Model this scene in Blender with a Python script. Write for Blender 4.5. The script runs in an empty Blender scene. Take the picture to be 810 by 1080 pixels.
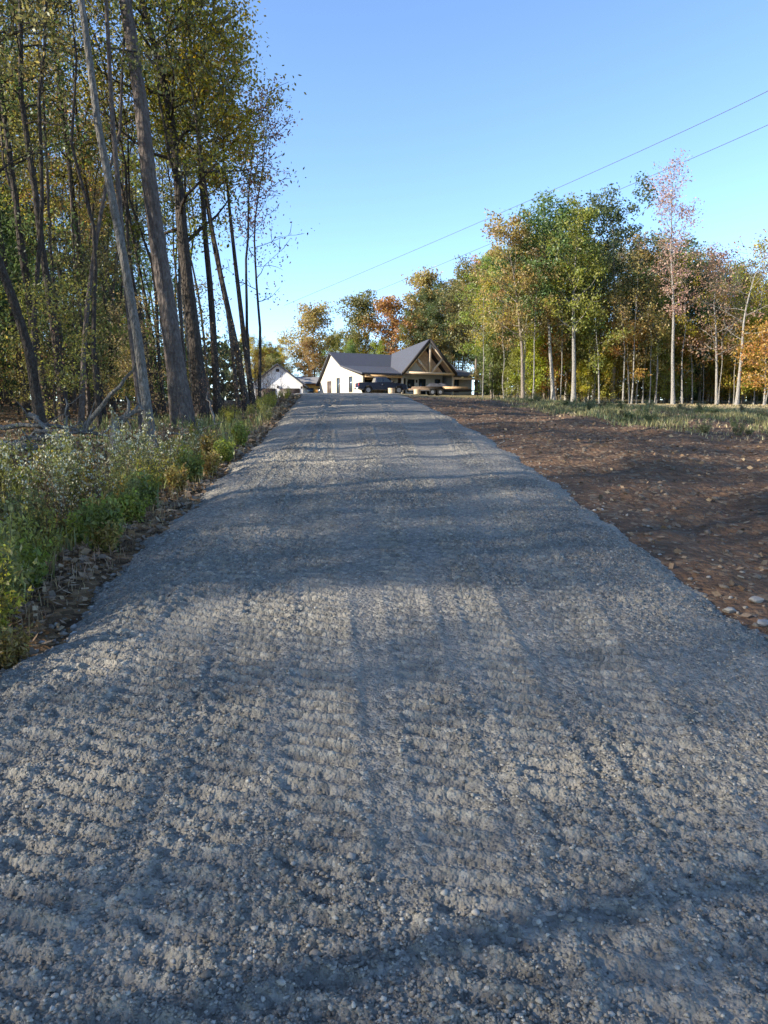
import bpy, math, random
import numpy as np
from mathutils import Vector
random.seed(7)
R = math.radians
sc = bpy.context.scene
COL = sc.collection

# ------------------------------------------------------------------ camera
F, CZ, PITCH = 780.0, 1.78, math.atan(100/780.0)
cam = bpy.data.objects.new("camera", bpy.data.cameras.new("camera"))
COL.objects.link(cam); sc.camera = cam
cam.location = (0, 0, CZ); cam.rotation_euler = (math.pi/2 - PITCH, 0, 0)
cam.data.sensor_fit = 'VERTICAL'; cam.data.sensor_height = 36; cam.data.lens = 36*F/1080
cam.data.clip_start = .05; cam.data.clip_end = 3000
CP, SP = math.cos(PITCH), math.sin(PITCH)
def at(px, py, Y):
    xc = (px-405)/F; yc = (540-py)/F
    fw = CP + yc*SP; up = -SP + yc*CP
    return np.array([xc/fw*Y, Y, CZ + up/fw*Y])

# ------------------------------------------------------------------ noise
def h2(ix, iy, s):
    ix = ix.astype(np.int64) & 0xffffffff; iy = iy.astype(np.int64) & 0xffffffff
    n = (ix*374761393 + iy*668265263 + s*974634777) & 0xffffffff
    n = ((n ^ (n >> 13))*1274126177) & 0xffffffff
    n = ((n ^ (n >> 15))*2246822519) & 0xffffffff
    return ((n ^ (n >> 16)) & 0xffffff)/float(0xffffff)
def vn(x, y, s=0):
    ix = np.floor(x); iy = np.floor(y); fx = x-ix; fy = y-iy
    fx = fx*fx*(3-2*fx); fy = fy*fy*(3-2*fy)
    a = h2(ix, iy, s); b = h2(ix+1, iy, s); c = h2(ix, iy+1, s); d = h2(ix+1, iy+1, s)
    return (a*(1-fx)+b*fx)*(1-fy) + (c*(1-fx)+d*fx)*fy
def fbm(x, y, o=4, s=0):
    r = 0; a = .5
    for i in range(o):
        r = r + a*vn(x, y, s+i*17); x = x*2.03+11.3; y = y*2.03+5.7; a *= .5
    return r/(1-.5**o)
def worley(x, y, s=0):
    ix = np.floor(x); iy = np.floor(y); best = np.full(x.shape, 9.); idv = np.zeros(x.shape)
    for dx in (-1, 0, 1):
        for dy in (-1, 0, 1):
            cx = ix+dx; cy = iy+dy
            px = cx+h2(cx, cy, s); py = cy+h2(cx, cy, s+5)
            d = (px-x)**2 + (py-y)**2
            m = d < best
            best = np.where(m, d, best); idv = np.where(m, h2(cx, cy, s+9), idv)
    return np.sqrt(best), idv
def sst(a, b, x):
    t = np.clip((x-a)/(b-a), 0, 1); return t*t*(3-2*t)

# ------------------------------------------------------------------ terrain heights
_ky = np.array([-400,-60,-10,0,4,8.5,12,16,22,31,45,60,90,100,130,220,500,1500.])
_kz = np.array([-30,-4,-.95,0,.42,.88,1.2,1.52,1.98,2.66,3.08,3.55,4.60,4.80,4.9,3.5,-6,-30.])
_ty = np.arange(-100, 400, .25)
_tz = np.interp(_ty, _ky, _kz); _k = np.ones(13)/13
_tz = np.convolve(np.pad(_tz, 6, mode='edge'), _k, mode='valid')
def prof(Y):
    Y = np.asarray(Y, float)
    return np.where((Y > -99) & (Y < 399), np.interp(Y, _ty, _tz), np.interp(Y, _ky, _kz))
def rcx(Y):   # centre line of the drive
    return np.interp(Y, [-20, 4.1, 8.5, 12, 16, 31, 60, 84], [.3, .12, .04, -.06, -.25, -1.3, -3.0, -4.5])
def rhw(Y):
    return np.interp(Y, [-20, 5, 12, 31, 60, 84], [2.15, 2.08, 2.1, 2.1, 2.6, 6.5])
def base_h(X, Y):
    X = np.asarray(X, float); Y = np.asarray(Y, float)
    z = prof(Y)
    xr = X - (rcx(Y)+rhw(Y))
    z = z - (.05*np.clip(xr, 0, 14)+.006*np.clip(xr-14, 0, 50))*sst(12, 34, Y)*(1-sst(86, 100, Y)*sst(40, 20, X))
    z = z - .16*np.clip(-9.5-X, 0, 7)*sst(50, 85, Y)
    z = z - .02*np.clip(-3-X, 0, 40)*sst(30, 10, Y)
    return z
def ground(X, Y):
    X = np.asarray(X, float); Y = np.asarray(Y, float)
    z = base_h(X, Y)
    c = rcx(Y); w = rhw(Y)
    off = np.abs(X-c) - w + .25*(fbm(Y*.9, X*.0+3.1, 3, 4)-.5)
    out = sst(.0, .9, off)
    z = z - .06*sst(.4, -.3, off)                         # bed below the gravel sheet
    z = z + out*.16*(fbm(X*.35, Y*.35, 3, 21)-.5)
    left = (X < c)
    z = z + out*np.where(left, -.10*sst(0, 1.2, off)*sst(3.5, 1.5, off), -.03)
    z = z - .40*np.where(left, sst(.6, 2.8, off), 0)*sst(15, 26, Y)*(1-sst(72, 88, Y))
    near = sst(45, 25, Y)*out
    z = z + near*np.where(left, .10, .11)*(fbm(X*2.3, Y*2.3, 4, 33)-.5)
    z = z - .32*np.where(left, sst(.3, 1.8, off)*sst(8, 5, off)*sst(2.5, 5, Y)*sst(14, 11, Y), 0)
    w1, _ = worley(X*6, Y*6, 3)
    z = z + near*np.where(left, .012, .05)*(1-w1)*vn(X*3, Y*3, 8)
    # dozer furrows in the scraped dirt on the right
    z = z + near*np.where(left, 0, .055)*np.sin((X*.75-Y*.45)*2.6 + 3*vn(X*.6, Y*.6, 71))*sst(.8, 2, off)
    return z
def gz(x, y): return float(ground(np.array([x]), np.array([y]))[0])

# ------------------------------------------------------------------ materials
def mat(name, base=(.5,.5,.5), rough=.8, spec=.3, metal=0):
    m = bpy.data.materials.new(name); m.use_nodes = True
    p = m.node_tree.nodes['Principled BSDF']
    p.inputs['Base Color'].default_value = (*base, 1); p.inputs['Roughness'].default_value = rough
    p.inputs['Specular IOR Level'].default_value = spec; p.inputs['Metallic'].default_value = metal
    return m
class NB:
    def __init__(s, m): s.m = m; s.t = m.node_tree; s.p = s.t.nodes.get('Principled BSDF')
    def n(s, typ, **kw):
        n = s.t.nodes.new(typ)
        for k, v in kw.items():
            if k in n.inputs: n.inputs[k].default_value = v
            else: setattr(n, k, v)
        return n
    def l(s, a, b): s.t.links.new(a, b)
    def pos(s): return s.n('ShaderNodeNewGeometry').outputs['Position']
    def obj(s): return s.n('ShaderNodeTexCoord').outputs['Object']
    def scale(s, v, sc_):
        m = s.n('ShaderNodeVectorMath', operation='MULTIPLY'); s.l(v, m.inputs[0]); m.inputs[1].default_value = sc_; return m.outputs[0]
    def noise(s, v, scale, detail=4, rough=.6):
        n = s.n('ShaderNodeTexNoise'); n.inputs['Scale'].default_value = scale; n.inputs['Detail'].default_value = detail; n.inputs['Roughness'].default_value = rough
        s.l(v, n.inputs['Vector']); return n.outputs['Fac']
    def voro(s, v, scale, feat='F1'):
        n = s.n('ShaderNodeTexVoronoi'); n.feature = feat; n.inputs['Scale'].default_value = scale; s.l(v, n.inputs['Vector']); return n
    def ramp(s, f, stops):
        r = s.n('ShaderNodeValToRGB'); e = r.color_ramp.elements
        while len(e) < len(stops): e.new(.5)
        for i, (p, c) in enumerate(stops):
            e[i].position = p; e[i].color = (*c, 1) if len(c) == 3 else c
        s.l(f, r.inputs[0]); return r.outputs[0]
    def mix(s, f, a, b, mode='MIX'):
        m = s.n('ShaderNodeMix'); m.data_type = 'RGBA'; m.blend_type = mode
        for v, i in ((f, 0), (a, 6), (b, 7)):
            if hasattr(v, 'is_linked') or hasattr(v, 'links'): s.l(v, m.inputs[i])
            elif i == 0: m.inputs[0].default_value = v
            else: m.inputs[i].default_value = (*v, 1)
        return m.outputs[2]
    def math(s, op, a, b=0.0):
        m = s.n('ShaderNodeMath', operation=op)
        for v, i in ((a, 0), (b, 1)):
            if isinstance(v, (int, float)): m.inputs[i].default_value = v
            else: s.l(v, m.inputs[i])
        return m.outputs[0]
    def bump(s, h, strength=.5, dist=.02):
        b = s.n('ShaderNodeBump'); b.inputs['Strength'].default_value = strength; b.inputs['Distance'].default_value = dist
        s.l(h, b.inputs['Height']); s.l(b.outputs[0], s.p.inputs['Normal'])
    def base(s, c): s.l(c, s.p.inputs['Base Color'])

def m_gravel():
    m = mat('gravel', rough=.92, spec=.2); b = NB(m); v = b.pos()
    vo = b.voro(v, 38); vo2 = b.voro(v, 85)
    n1 = b.noise(v, 1.3, 5); n2 = b.noise(v, 14, 5)
    c = b.ramp(n2, [(.3, (.145,.137,.118)), (.55, (.22,.208,.18)), (.75, (.295,.28,.242))])
    rnd = b.n('ShaderNodeSeparateColor'); b.l(vo.outputs['Color'], rnd.inputs[0])
    c = b.mix(.55, c, b.ramp(rnd.outputs[0], [(0, (.085,.078,.067)), (.45, (.19,.174,.148)), (.85, (.27,.248,.21)), (1, (.40,.37,.31))]))
    c = b.mix(b.ramp(n1, [(.45, (0,0,0)), (.7, (.6,.6,.6))]), c, (.33,.30,.25))
    b.base(c)
    h = b.math('ADD', b.math('MULTIPLY', vo.outputs['Distance'], -1.0), b.math('MULTIPLY', vo2.outputs['Distance'], -.5))
    h = b.math('ADD', h, b.math('MULTIPLY', b.noise(v, 60, 3), .6))
    b.bump(h, .9, .014)
    return m
def m_ground():
    m = mat('earth', rough=.95, spec=.1); b = NB(m); v = b.pos()
    n1 = b.noise(v, .7, 6); n2 = b.noise(v, 7, 6, .7); n3 = b.noise(v, 30, 4)
    vo = b.voro(v, 16); rn = b.n('ShaderNodeSeparateColor'); b.l(vo.outputs['Color'], rn.inputs[0])
    dirt = b.ramp(n2, [(.25, (.05,.032,.02)), (.5, (.13,.08,.05)), (.75, (.21,.14,.092))])
    dirt = b.mix(b.ramp(rn.outputs[0], [(.80, (0,0,0)), (.93, (.8,.8,.8))]), dirt, (.22,.17,.115))
    dirt = b.mix(b.ramp(n1, [(.45, (0,0,0)), (.62, (.5,.5,.5))]), dirt, (.18,.105,.062))
    litter = b.ramp(b.math('ADD', b.math('MULTIPLY', rn.outputs[1], .6), b.math('MULTIPLY', n2, .4)),
                    [(.15, (.045,.03,.018)), (.45, (.12,.075,.04)), (.7, (.22,.13,.065)), (.9, (.32,.22,.12))])
    straw = b.ramp(n2, [(.3, (.13,.105,.05)), (.55, (.26,.21,.11)), (.75, (.36,.28,.16))])
    sep = b.n('ShaderNodeSeparateXYZ'); b.l(v, sep.inputs[0]); X, Y = sep.outputs[0], sep.outputs[1]
    wob = b.math('MULTIPLY', b.math('SUBTRACT', n1, .5), 3.0)
    left = b.math('MULTIPLY', b.math('ADD', b.math('ADD', X, b.math('MULTIPLY', Y, .05)), wob), -1.0)
    fl = b.n('ShaderNodeMapRange'); b.l(left, fl.inputs[0]); fl.inputs[1].default_value = .2; fl.inputs[2].default_value = 1.0
    far = b.n('ShaderNodeMapRange'); b.l(b.math('ADD', Y, b.math('MULTIPLY', wob, 4)), far.inputs[0]); far.inputs[1].default_value = 30; far.inputs[2].default_value = 40
    c = b.mix(far.outputs[0], dirt, straw)
    c = b.mix(fl.outputs[0], c, litter)
    b.base(c)
    b.bump(b.math('ADD', b.math('MULTIPLY', vo.outputs['Distance'], -.6), b.math('ADD', n2, b.math('MULTIPLY', n3, .5))), .9, .05)
    return m
def m_leaf(name='leaf', trans=.5):
    m = bpy.data.materials.new(name); m.use_nodes = True; t = m.node_tree; t.nodes.clear()
    b = NB(m); b.p = None
    oi = b.n('ShaderNodeObjectInfo'); g = b.n('ShaderNodeNewGeometry')
    tc = b.n('ShaderNodeTexCoord'); nz = b.noise(tc.outputs['Object'], .45, 3)
    hs = b.n('ShaderNodeHueSaturation'); b.l(oi.outputs['Color'], hs.inputs['Color'])
    r = g.outputs['Random Per Island']
    hue = b.math('ADD', b.math('MULTIPLY', r, .05), b.math('MULTIPLY', nz, -.10)); hue = b.math('ADD', hue, .525)
    b.l(hue, hs.inputs['Hue'])
    r2 = b.math('FRACT', b.math('MULTIPLY', r, 17.3))
    b.l(b.math('ADD', b.math('MULTIPLY', r2, .9), .55), hs.inputs['Value'])
    hs.inputs['Saturation'].default_value = 1.0
    d = b.n('ShaderNodeBsdfDiffuse'); tr = b.n('ShaderNodeBsdfTranslucent'); gl = b.n('ShaderNodeBsdfGlossy'); gl.inputs['Roughness'].default_value = .45
    gl.inputs['Color'].default_value = (.9, .95, 1, 1)
    b.l(hs.outputs[0], d.inputs[0])
    hv = b.n('ShaderNodeHueSaturation'); hv.inputs['Saturation'].default_value = 1.15; hv.inputs['Value'].default_value = 1.5
    b.l(hs.outputs[0], hv.inputs['Color']); b.l(hv.outputs[0], tr.inputs[0])
    mx = b.n('ShaderNodeMixShader'); mx.inputs[0].default_value = trans; b.l(d.outputs[0], mx.inputs[1]); b.l(tr.outputs[0], mx.inputs[2])
    m2 = b.n('ShaderNodeMixShader'); m2.inputs[0].default_value = .02; b.l(mx.outputs[0], m2.inputs[1]); b.l(gl.outputs[0], m2.inputs[2])
    o = b.n('ShaderNodeOutputMaterial'); b.l(m2.outputs[0], o.inputs[0])
    return m
def m_bark(name, c1, c2, c3, sc_=1.0):
    m = mat(name, rough=.9, spec=.15); b = NB(m); v = b.obj()
    vs = b.scale(v, (1, 1, .38)); n = b.noise(vs, 22*sc_, 6, .75); n2 = b.noise(v, 1.1, 4)
    vo = b.voro(vs, 17*sc_)
    c = b.ramp(n, [(.3, c1), (.5, c2), (.72, c3)])
    c = b.mix(b.ramp(n2, [(.45, (0,0,0)), (.7, (.5,.5,.5))]), c, tuple(x*.6 for x in c2))
    b.base(c); b.bump(b.math('ADD', n, b.math('MULTIPLY', vo.outputs['Distance'], 1.2)), 1.0, .05)
    return m
def m_noisy(name, c, var=.25, scale=6, rough=.8, bump=.2, spec=.3, stretch=(1,1,1)):
    m = mat(name, c, rough, spec); b = NB(m); v = b.scale(b.obj(), stretch)
    n = b.noise(v, scale, 5, .6)
    b.base(b.ramp(n, [(.3, tuple(x*(1-var) for x in c)), (.7, tuple(min(1, x*(1+var)) for x in c))]))
    if bump: b.bump(n, bump, .01)
    return m
def m_siding(name, c, step=.3, axis=0):
    m = mat(name, c, .6, .3); b = NB(m); v = b.obj()
    s = b.n('ShaderNodeSeparateXYZ'); b.l(v, s.inputs[0])
    x = b.math('ADD', s.outputs[0], s.outputs[1])
    f = b.math('FRACT', b.math('DIVIDE', x, step))
    h = b.math('GREATER_THAN', f, .14)
    n = b.noise(v, 2.5, 4)
    b.base(b.ramp(n, [(.3, tuple(x*.86 for x in c)), (.7, c)])); b.bump(b.math('MULTIPLY', h, -1), .8, .02)
    return m
GRAVEL, EARTH = m_gravel(), m_ground()
LEAF = m_leaf('leaf', .5); LEAF2 = m_leaf('dry_leaf', .25)
BARK_D = m_bark('bark_dark', (.028,.022,.018), (.06,.05,.043), (.12,.105,.09))
BARK_P = m_bark('bark_pine', (.05,.04,.036), (.115,.095,.085), (.20,.175,.16), .8)
BARK_L = m_bark('bark_pale', (.12,.11,.10), (.26,.245,.22), (.42,.40,.36))
BARK_M = m_bark('bark_mottled', (.07,.065,.06), (.17,.16,.145), (.32,.30,.27), 1.4)
BARK_T = m_bark('bark_tan', (.10,.08,.065), (.22,.185,.15), (.36,.31,.26))
DEADWOOD = m_bark('dead_wood', (.09,.085,.08), (.19,.18,.165), (.30,.285,.26))
STONE = m_noisy('stone_grey', (.24,.24,.235), .45, 9, .9, .3)
STONE_W = m_noisy('stone_pale', (.27,.25,.22), .3, 9, .9, .3)
CLOD = m_noisy('clod', (.10,.062,.04), .5, 11, .95, .4)
STEM = m_noisy('stem', (.09,.08,.035), .3, 20)
STALK = m_noisy('dry_stalk', (.10,.075,.05), .4, 20)
FLOWER = m_noisy('flower_fluff', (.46,.45,.32), .25, 12, .9)
WHITE = m_siding('white_siding', (.50,.455,.37), .3); WHITE2 = m_siding('cool_white_siding', (.84,.84,.82), .3)
ROOF = m_siding('metal_roof', (.075,.077,.088), .45); ROOF.node_tree.nodes['Principled BSDF'].inputs['Roughness'].default_value = .5; ROOF.node_tree.nodes['Principled BSDF'].inputs['Specular IOR Level'].default_value = .2

TRIM_D = mat('dark_trim', (.05,.043,.04), .5)
WOOD = m_noisy('timber', (.60,.40,.22), .25, 5, .7, .2, stretch=(1,1,.3))
WOOD_L = m_noisy('pale_timber', (.72,.55,.37), .2, 5, .7, .2)
SOFFIT = m_noisy('wood_soffit', (.68,.47,.31), .25, 4, .7)
ORANGE = m_noisy('orange_wood', (.80,.36,.07), .2, 4, .7)
DOORB = m_noisy('brown_door', (.075,.055,.045), .2, 3, .5)
GLASS = mat('window_glass', (.05,.07,.09), .08, .9)
GLASS2 = mat('vehicle_glass', (.02,.025,.03), .06, .9)
CARP = mat('navy_paint', (.008,.014,.035), .4, .35); CARP.node_tree.nodes['Principled BSDF'].inputs['Coat Weight'].default_value = 0
TYRE = mat('rubber', (.02,.02,.02), .85); RIM = mat('alloy', (.25,.25,.26), .45, .5, .6)
CHROME = mat('chrome', (.6,.6,.62), .25, .5, .9); REDL = mat('red_lens', (.45,.02,.02), .25); CLEARL = mat('clear_lens', (.7,.7,.68), .15)
STEEL = mat('black_steel', (.03,.03,.032), .6); PLANK = m_noisy('deck_plank', (.17,.12,.08), .35, 5, .85)
TARP = m_noisy('dark_tarp', (.05,.05,.055), .4, 3, .6, .3)
CABLE = mat('cable', (.07,.07,.075), .7)

# ------------------------------------------------------------------ mesh building
class MB:
    def __init__(s): s.V = []; s.F = {3: [], 4: []}; s.n = 0; s.NG = []
    def add(s, V, Fs):
        V = np.asarray(V, float).reshape(-1, 3); Fs = np.asarray(Fs, int)
        s.V.append(V)
        if len(Fs): s.F[Fs.shape[1]].append(Fs+s.n)
        s.n += len(V); return s
    def poly(s, V):
        s.V.append(np.asarray(V, float).reshape(-1, 3)); s.NG.append(np.arange(len(V))+s.n); s.n += len(V); return s
    def box(s, lo, hi):
        x0,y0,z0 = lo; x1,y1,z1 = hi
        V = [(x0,y0,z0),(x1,y0,z0),(x1,y1,z0),(x0,y1,z0),(x0,y0,z1),(x1,y0,z1),(x1,y1,z1),(x0,y1,z1)]
        return s.add(V, [(0,3,2,1),(4,5,6,7),(0,1,5,4),(1,2,6,5),(2,3,7,6),(3,0,4,7)])
    def beam(s, a, b, w, h=None):
        a = np.array(a, float); b = np.array(b, float); h = h or w
        d = b-a; d /= np.linalg.norm(d); up = np.array([0,0,1.]) if abs(d[2]) < .9 else np.array([0,1.,0])
        p = np.cross(d, up); p /= np.linalg.norm(p); q = np.cross(p, d)
        V = []
        for c in (a, b):
            for i, j in ((-1,-1),(1,-1),(1,1),(-1,1)): V.append(c+p*w/2*i+q*h/2*j)
        return s.add(V, [(0,1,2,3),(7,6,5,4),(0,4,5,1),(1,5,6,2),(2,6,7,3),(3,7,4,0)])
    def slab(s, pts, thick):      # planar-ish polygon (top) with vertical thickness downward
        P = np.array(pts, float); Q = P-np.array([0,0,thick]); n = len(P)
        s.poly(P); s.poly(Q[::-1])
        for i in range(n):
            j = (i+1) % n; s.add([P[i], Q[i], Q[j], P[j]], [(0,1,2,3)])
        return s
    def prism(s, pts, off):       # polygon extruded along vector off
        P = np.array(pts, float); Q = P+np.array(off, float); n = len(P)
        s.poly(P); s.poly(Q[::-1])
        for i in range(n):
            j = (i+1) % n; s.add([P[i], Q[i], Q[j], P[j]], [(0,1,2,3)])
        return s
    def cyl(s, a, b, r, n=16):
        a = np.array(a, float); b = np.array(b, float); V, Fq = tube(np.array([a, b]), np.array([r, r]), n); s.add(V, Fq)
        s.poly(V[:n][::-1]); s.poly(V[n:2*n]); return s
    def build(s, name, m, parent=None, smooth=False, loc=None):
        me = bpy.data.meshes.new(name)
        V = np.concatenate(s.V)
        if loc is not None: V = V-np.asarray(loc, float)
        me.vertices.add(len(V)); me.vertices.foreach_set('co', V.astype(np.float32).ravel())
        idx = []; tot = []
        for k in (3, 4):
            for f in s.F[k]: idx.append(f.ravel()); tot.append(np.full(len(f), k))
        for g in s.NG: idx.append(g); tot.append(np.array([len(g)]))
        idx = np.concatenate(idx); tot = np.concatenate(tot)
        st = np.concatenate([[0], np.cumsum(tot)[:-1]])
        me.loops.add(len(idx)); me.loops.foreach_set('vertex_index', idx.astype(np.int32))
        me.polygons.add(len(tot)); me.polygons.foreach_set('loop_start', st.astype(np.int32))
        try: me.polygons.foreach_set('loop_total', tot.astype(np.int32))
        except Exception: pass
        if smooth: me.polygons.foreach_set('use_smooth', np.ones(len(tot), bool))
        me.update(calc_edges=True); me.validate()
        me.materials.append(m)
        o = bpy.data.objects.new(name, me); COL.objects.link(o)
        if loc is not None and parent is None: o.location = loc
        if parent is not None: o.parent = parent
        return o
def tube(P, r, n=6):
    P = np.asarray(P, float); r = np.asarray(r, float); m = len(P)
    T = np.gradient(P, axis=0); T /= np.linalg.norm(T, axis=1)[:, None]+1e-9
    ref = np.array([1., .13, .07]) if abs(T[0][0]) < .8 else np.array([0, 1., .1])
    A = np.cross(T, ref); A /= np.linalg.norm(A, axis=1)[:, None]+1e-9; B = np.cross(T, A)
    a = np.linspace(0, 2*math.pi, n, endpoint=False)
    V = P[:, None] + r[:, None, None]*(np.cos(a)[None, :, None]*A[:, None] + np.sin(a)[None, :, None]*B[:, None])
    i = np.arange(m-1)[:, None]*n; j = np.arange(n)[None]; k = (j+1) % n
    Fq = np.stack([i+j, i+k, i+n+k, i+n+j], -1).reshape(-1, 4)
    return V.reshape(-1, 3), Fq
def leafquads(mb, C, S, rng, flat=0.0, asp=.55):
    N = len(C)
    if N == 0: return
    a = rng.normal(size=(N, 3)); a[:, 2] *= (1-flat); a /= np.linalg.norm(a, axis=1)[:, None]
    b = rng.normal(size=(N, 3)); b[:, 2] *= (1-flat); b = np.cross(a, np.cross(a, b)) ; b /= np.linalg.norm(b, axis=1)[:, None]+1e-9
    s = S[:, None]
    V = np.stack([C+a*s*.55, C+b*s*asp*.5, C-a*s*.55, C-b*s*asp*.5], 1).reshape(-1, 3)
    mb.add(V, np.arange(4*N).reshape(-1, 4))
def tag(o, label=None, cat=None, group=None, kind=None):
    if label: o['label'] = label
    if cat: o['category'] = cat
    if group: o['group'] = group
    if kind: o['kind'] = kind
    return o
def thing(name, label, cat, loc, group=None, rz=0):
    o = bpy.data.objects.new(name, None); COL.objects.link(o); o.location = loc; o.rotation_euler = (0, 0, rz)
    o.empty_display_size = .3
    return tag(o, label, cat, group)
def dup(root, loc, rz, scale=(1,1,1), label=None, group=None, tilt=(0,0), color=None):
    r = root.copy(); COL.objects.link(r); r.location = loc; r.rotation_euler = (tilt[0], tilt[1], rz); r.scale = scale
    if label: r['label'] = label
    if group: r['group'] = group
    for ch in list(root.children):
        c = ch.copy(); COL.objects.link(c); c.parent = r
        if color is not None and ch.name.split('.')[0] in ('crown', 'foliage'): c.color = (*color, 1)
    return r
def place(root, loc, rz, scale=(1,1,1), label=None, group=None, tilt=(0,0), color=None):
    """first use moves the prototype itself"""
    if root.get('_used'):
        return dup(root, loc, rz, scale, label, group, tilt, color)
    root['_used'] = 1
    root.location = loc; root.rotation_euler = (tilt[0], tilt[1], rz); root.scale = scale
    if label: root['label'] = label
    if group: root['group'] = group
    for c in root.children:
        if color is not None and c.name.split('.')[0] in ('crown', 'foliage'): c.color = (*color, 1)
    return root

# ------------------------------------------------------------------ trees
def gen_tree(seed, path, r0, crown_lo=.35, spread=4., nbr=26, nleaf=9000, lsize=.2, sig=.5, up=.5, sub=4, shape='dome', dead_lo=0, leaf_on_trunk=0, cl_pts=None):
    """path: (k,3) trunk points from base to top; returns trunk MB, crown MB"""
    rng = np.random.default_rng(seed)
    path = np.asarray(path, float)
    L = np.concatenate([[0], np.cumsum(np.linalg.norm(np.diff(path, axis=0), axis=1))]); H = L[-1]
    tt = np.linspace(0, 1, 15)
    P = np.stack([np.interp(tt*H, L, path[:, i]) for i in range(3)], 1)
    P[:, :2] += np.cumsum(rng.normal(size=(15, 2)), axis=0)*.0035*H*np.minimum(tt, .6)[:, None]
    rad = r0*(1-.88*tt**.9); rad[0] *= 1.35; rad[1] *= 1.04
    tr = MB(); V, Fq = tube(P, rad, 10)
    tr.add(V, Fq)
    clusters = []
    def path_at(t): return np.array([np.interp(t, tt, P[:, i]) for i in range(3)]), np.interp(t, tt, rad)
    az = rng.uniform(0, 6.28)
    for i in range(nbr):
        t = crown_lo + (1-crown_lo)*((i+.5)/nbr)**.9*.98
        az += 2.4+rng.normal()*.35
        q = (t-crown_lo)/(1-crown_lo)
        if shape == 'dome': env = math.sqrt(max(0, 1-(2*q-.75)**2/1.7))*.9+.1
        elif shape == 'cone': env = (1-q)**.8*.95+.1
        elif shape == 'vase': env = .35+.75*math.sin(min(1, q*1.1)*2.2)
        else: env = 1-.7*q
        ln = spread*env*rng.uniform(.6, 1.15)
        p0, rr = path_at(t)
        el = up*(.5+.8*q)+rng.normal()*.15
        d = np.array([math.cos(az)*math.cos(el), math.sin(az)*math.cos(el), math.sin(el)])
        m = 6; pts = [p0]
        for k in range(1, m):
            d = d+rng.normal(size=3)*.16+np.array([0, 0, .06]); d /= np.linalg.norm(d); pts.append(pts[-1]+d*ln/(m-1))
        pts = np.array(pts); br = max(.012, rr*.42)*(1-.8*np.linspace(0, 1, m))
        V, Fq = tube(pts, np.maximum(br, .006), 5); tr.add(V, Fq)
        for j in range(sub):
            k = rng.integers(1, m); dd = d+rng.normal(size=3)*.75; dd /= np.linalg.norm(dd)
            l2 = ln*rng.uniform(.2, .45); sp = [pts[k]]
            for _ in range(3):
                dd = dd+rng.normal(size=3)*.2; dd /= np.linalg.norm(dd); sp.append(sp[-1]+dd*l2/3)
            sp = np.array(sp); V, Fq = tube(sp, np.array([br[k]*.5+.004, .012, .008, .004]), 3); tr.add(V, Fq)
            if t >= dead_lo: clusters += [sp[1], sp[2], sp[3]]
        if t >= dead_lo: clusters += [pts[-1], pts[-1], pts[-2], pts[m//2]]
    if leaf_on_trunk:
        for _ in range(leaf_on_trunk):
            clusters.append(path_at(rng.uniform(.15, .95))[0]+rng.normal(size=3)*.3)
    if cl_pts is not None: clusters += list(cl_pts)
    cr = MB()
    if nleaf and clusters:
        Cc = np.array(clusters); w = rng.gamma(1.2, 1, len(Cc)); w /= w.sum()
        idx = rng.choice(len(Cc), nleaf, p=w)
        cs = rng.uniform(.55, 1.25, len(Cc))*sig
        C = Cc[idx]+np.clip(rng.normal(size=(nleaf, 3)), -1.5, 1.5)*cs[idx][:, None]*np.array([1, 1, .65])
        C[:, 2] = np.maximum(C[:, 2], .15)
        leafquads(cr, C, rng.uniform(.6, 1.3, nleaf)*lsize, rng)
    return tr, cr
def make_tree(name, label, cat, seed, path, r0, bark, color, group=None, leafmat=None, loc=(0,0,-500), **kw):
    tr, cr = gen_tree(seed, path, r0, **kw)
    root = thing(name, label, cat, loc, group)
    tr.build('trunk', bark, root, smooth=True)
    if cr.n:
        c = cr.build('crown', leafmat or LEAF, root); c.color = (*color, 1)
    return root
def vpath(H, lean=(0, 0), wob=.02, seed=0):
    g = np.random.default_rng(seed+99); n = 7; t = np.linspace(0, 1, n)
    p = np.stack([lean[0]*t**1.2, lean[1]*t**1.2, H*t], 1); p[1:, :2] += g.normal(size=(n-1, 2))*wob*H*.5
    return p

OLIVE=(.16,.15,.055); GREEN=(.095,.13,.05); DGREEN=(.055,.078,.035); YELL=(.36,.29,.055); YGREEN=(.22,.23,.055)
ORNG=(.38,.23,.07); RUST=(.28,.18,.11); PINK=(.38,.25,.19); BROWN=(.22,.17,.10); OCHRE=(.30,.235,.09)

# --- named trees of the right-hand woodland edge: trunk paths follow the photograph's trunks
def px_tree(name, label, cat, seed, pts, Y, r0, bark, color, group=None, extra_top=None, bend=0, **kw):
    W = [at(px, py, Y) for px, py in pts]
    b = W[0].copy(); z0 = gz(b[0], Y)
    # seat the base on the ground below the first point
    W[0] = np.array([b[0], Y, z0-.15])
    if extra_top: W.append(W[-1]+np.array(extra_top))
    W = np.array(W); loc = W[0].copy()
    n = len(W)
    if bend: W[:, 1] += bend*np.linspace(0, 1, n)
    return make_tree(name, label, cat, seed, W-loc, r0, bark, color, group, loc=tuple(loc), **kw)

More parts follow.
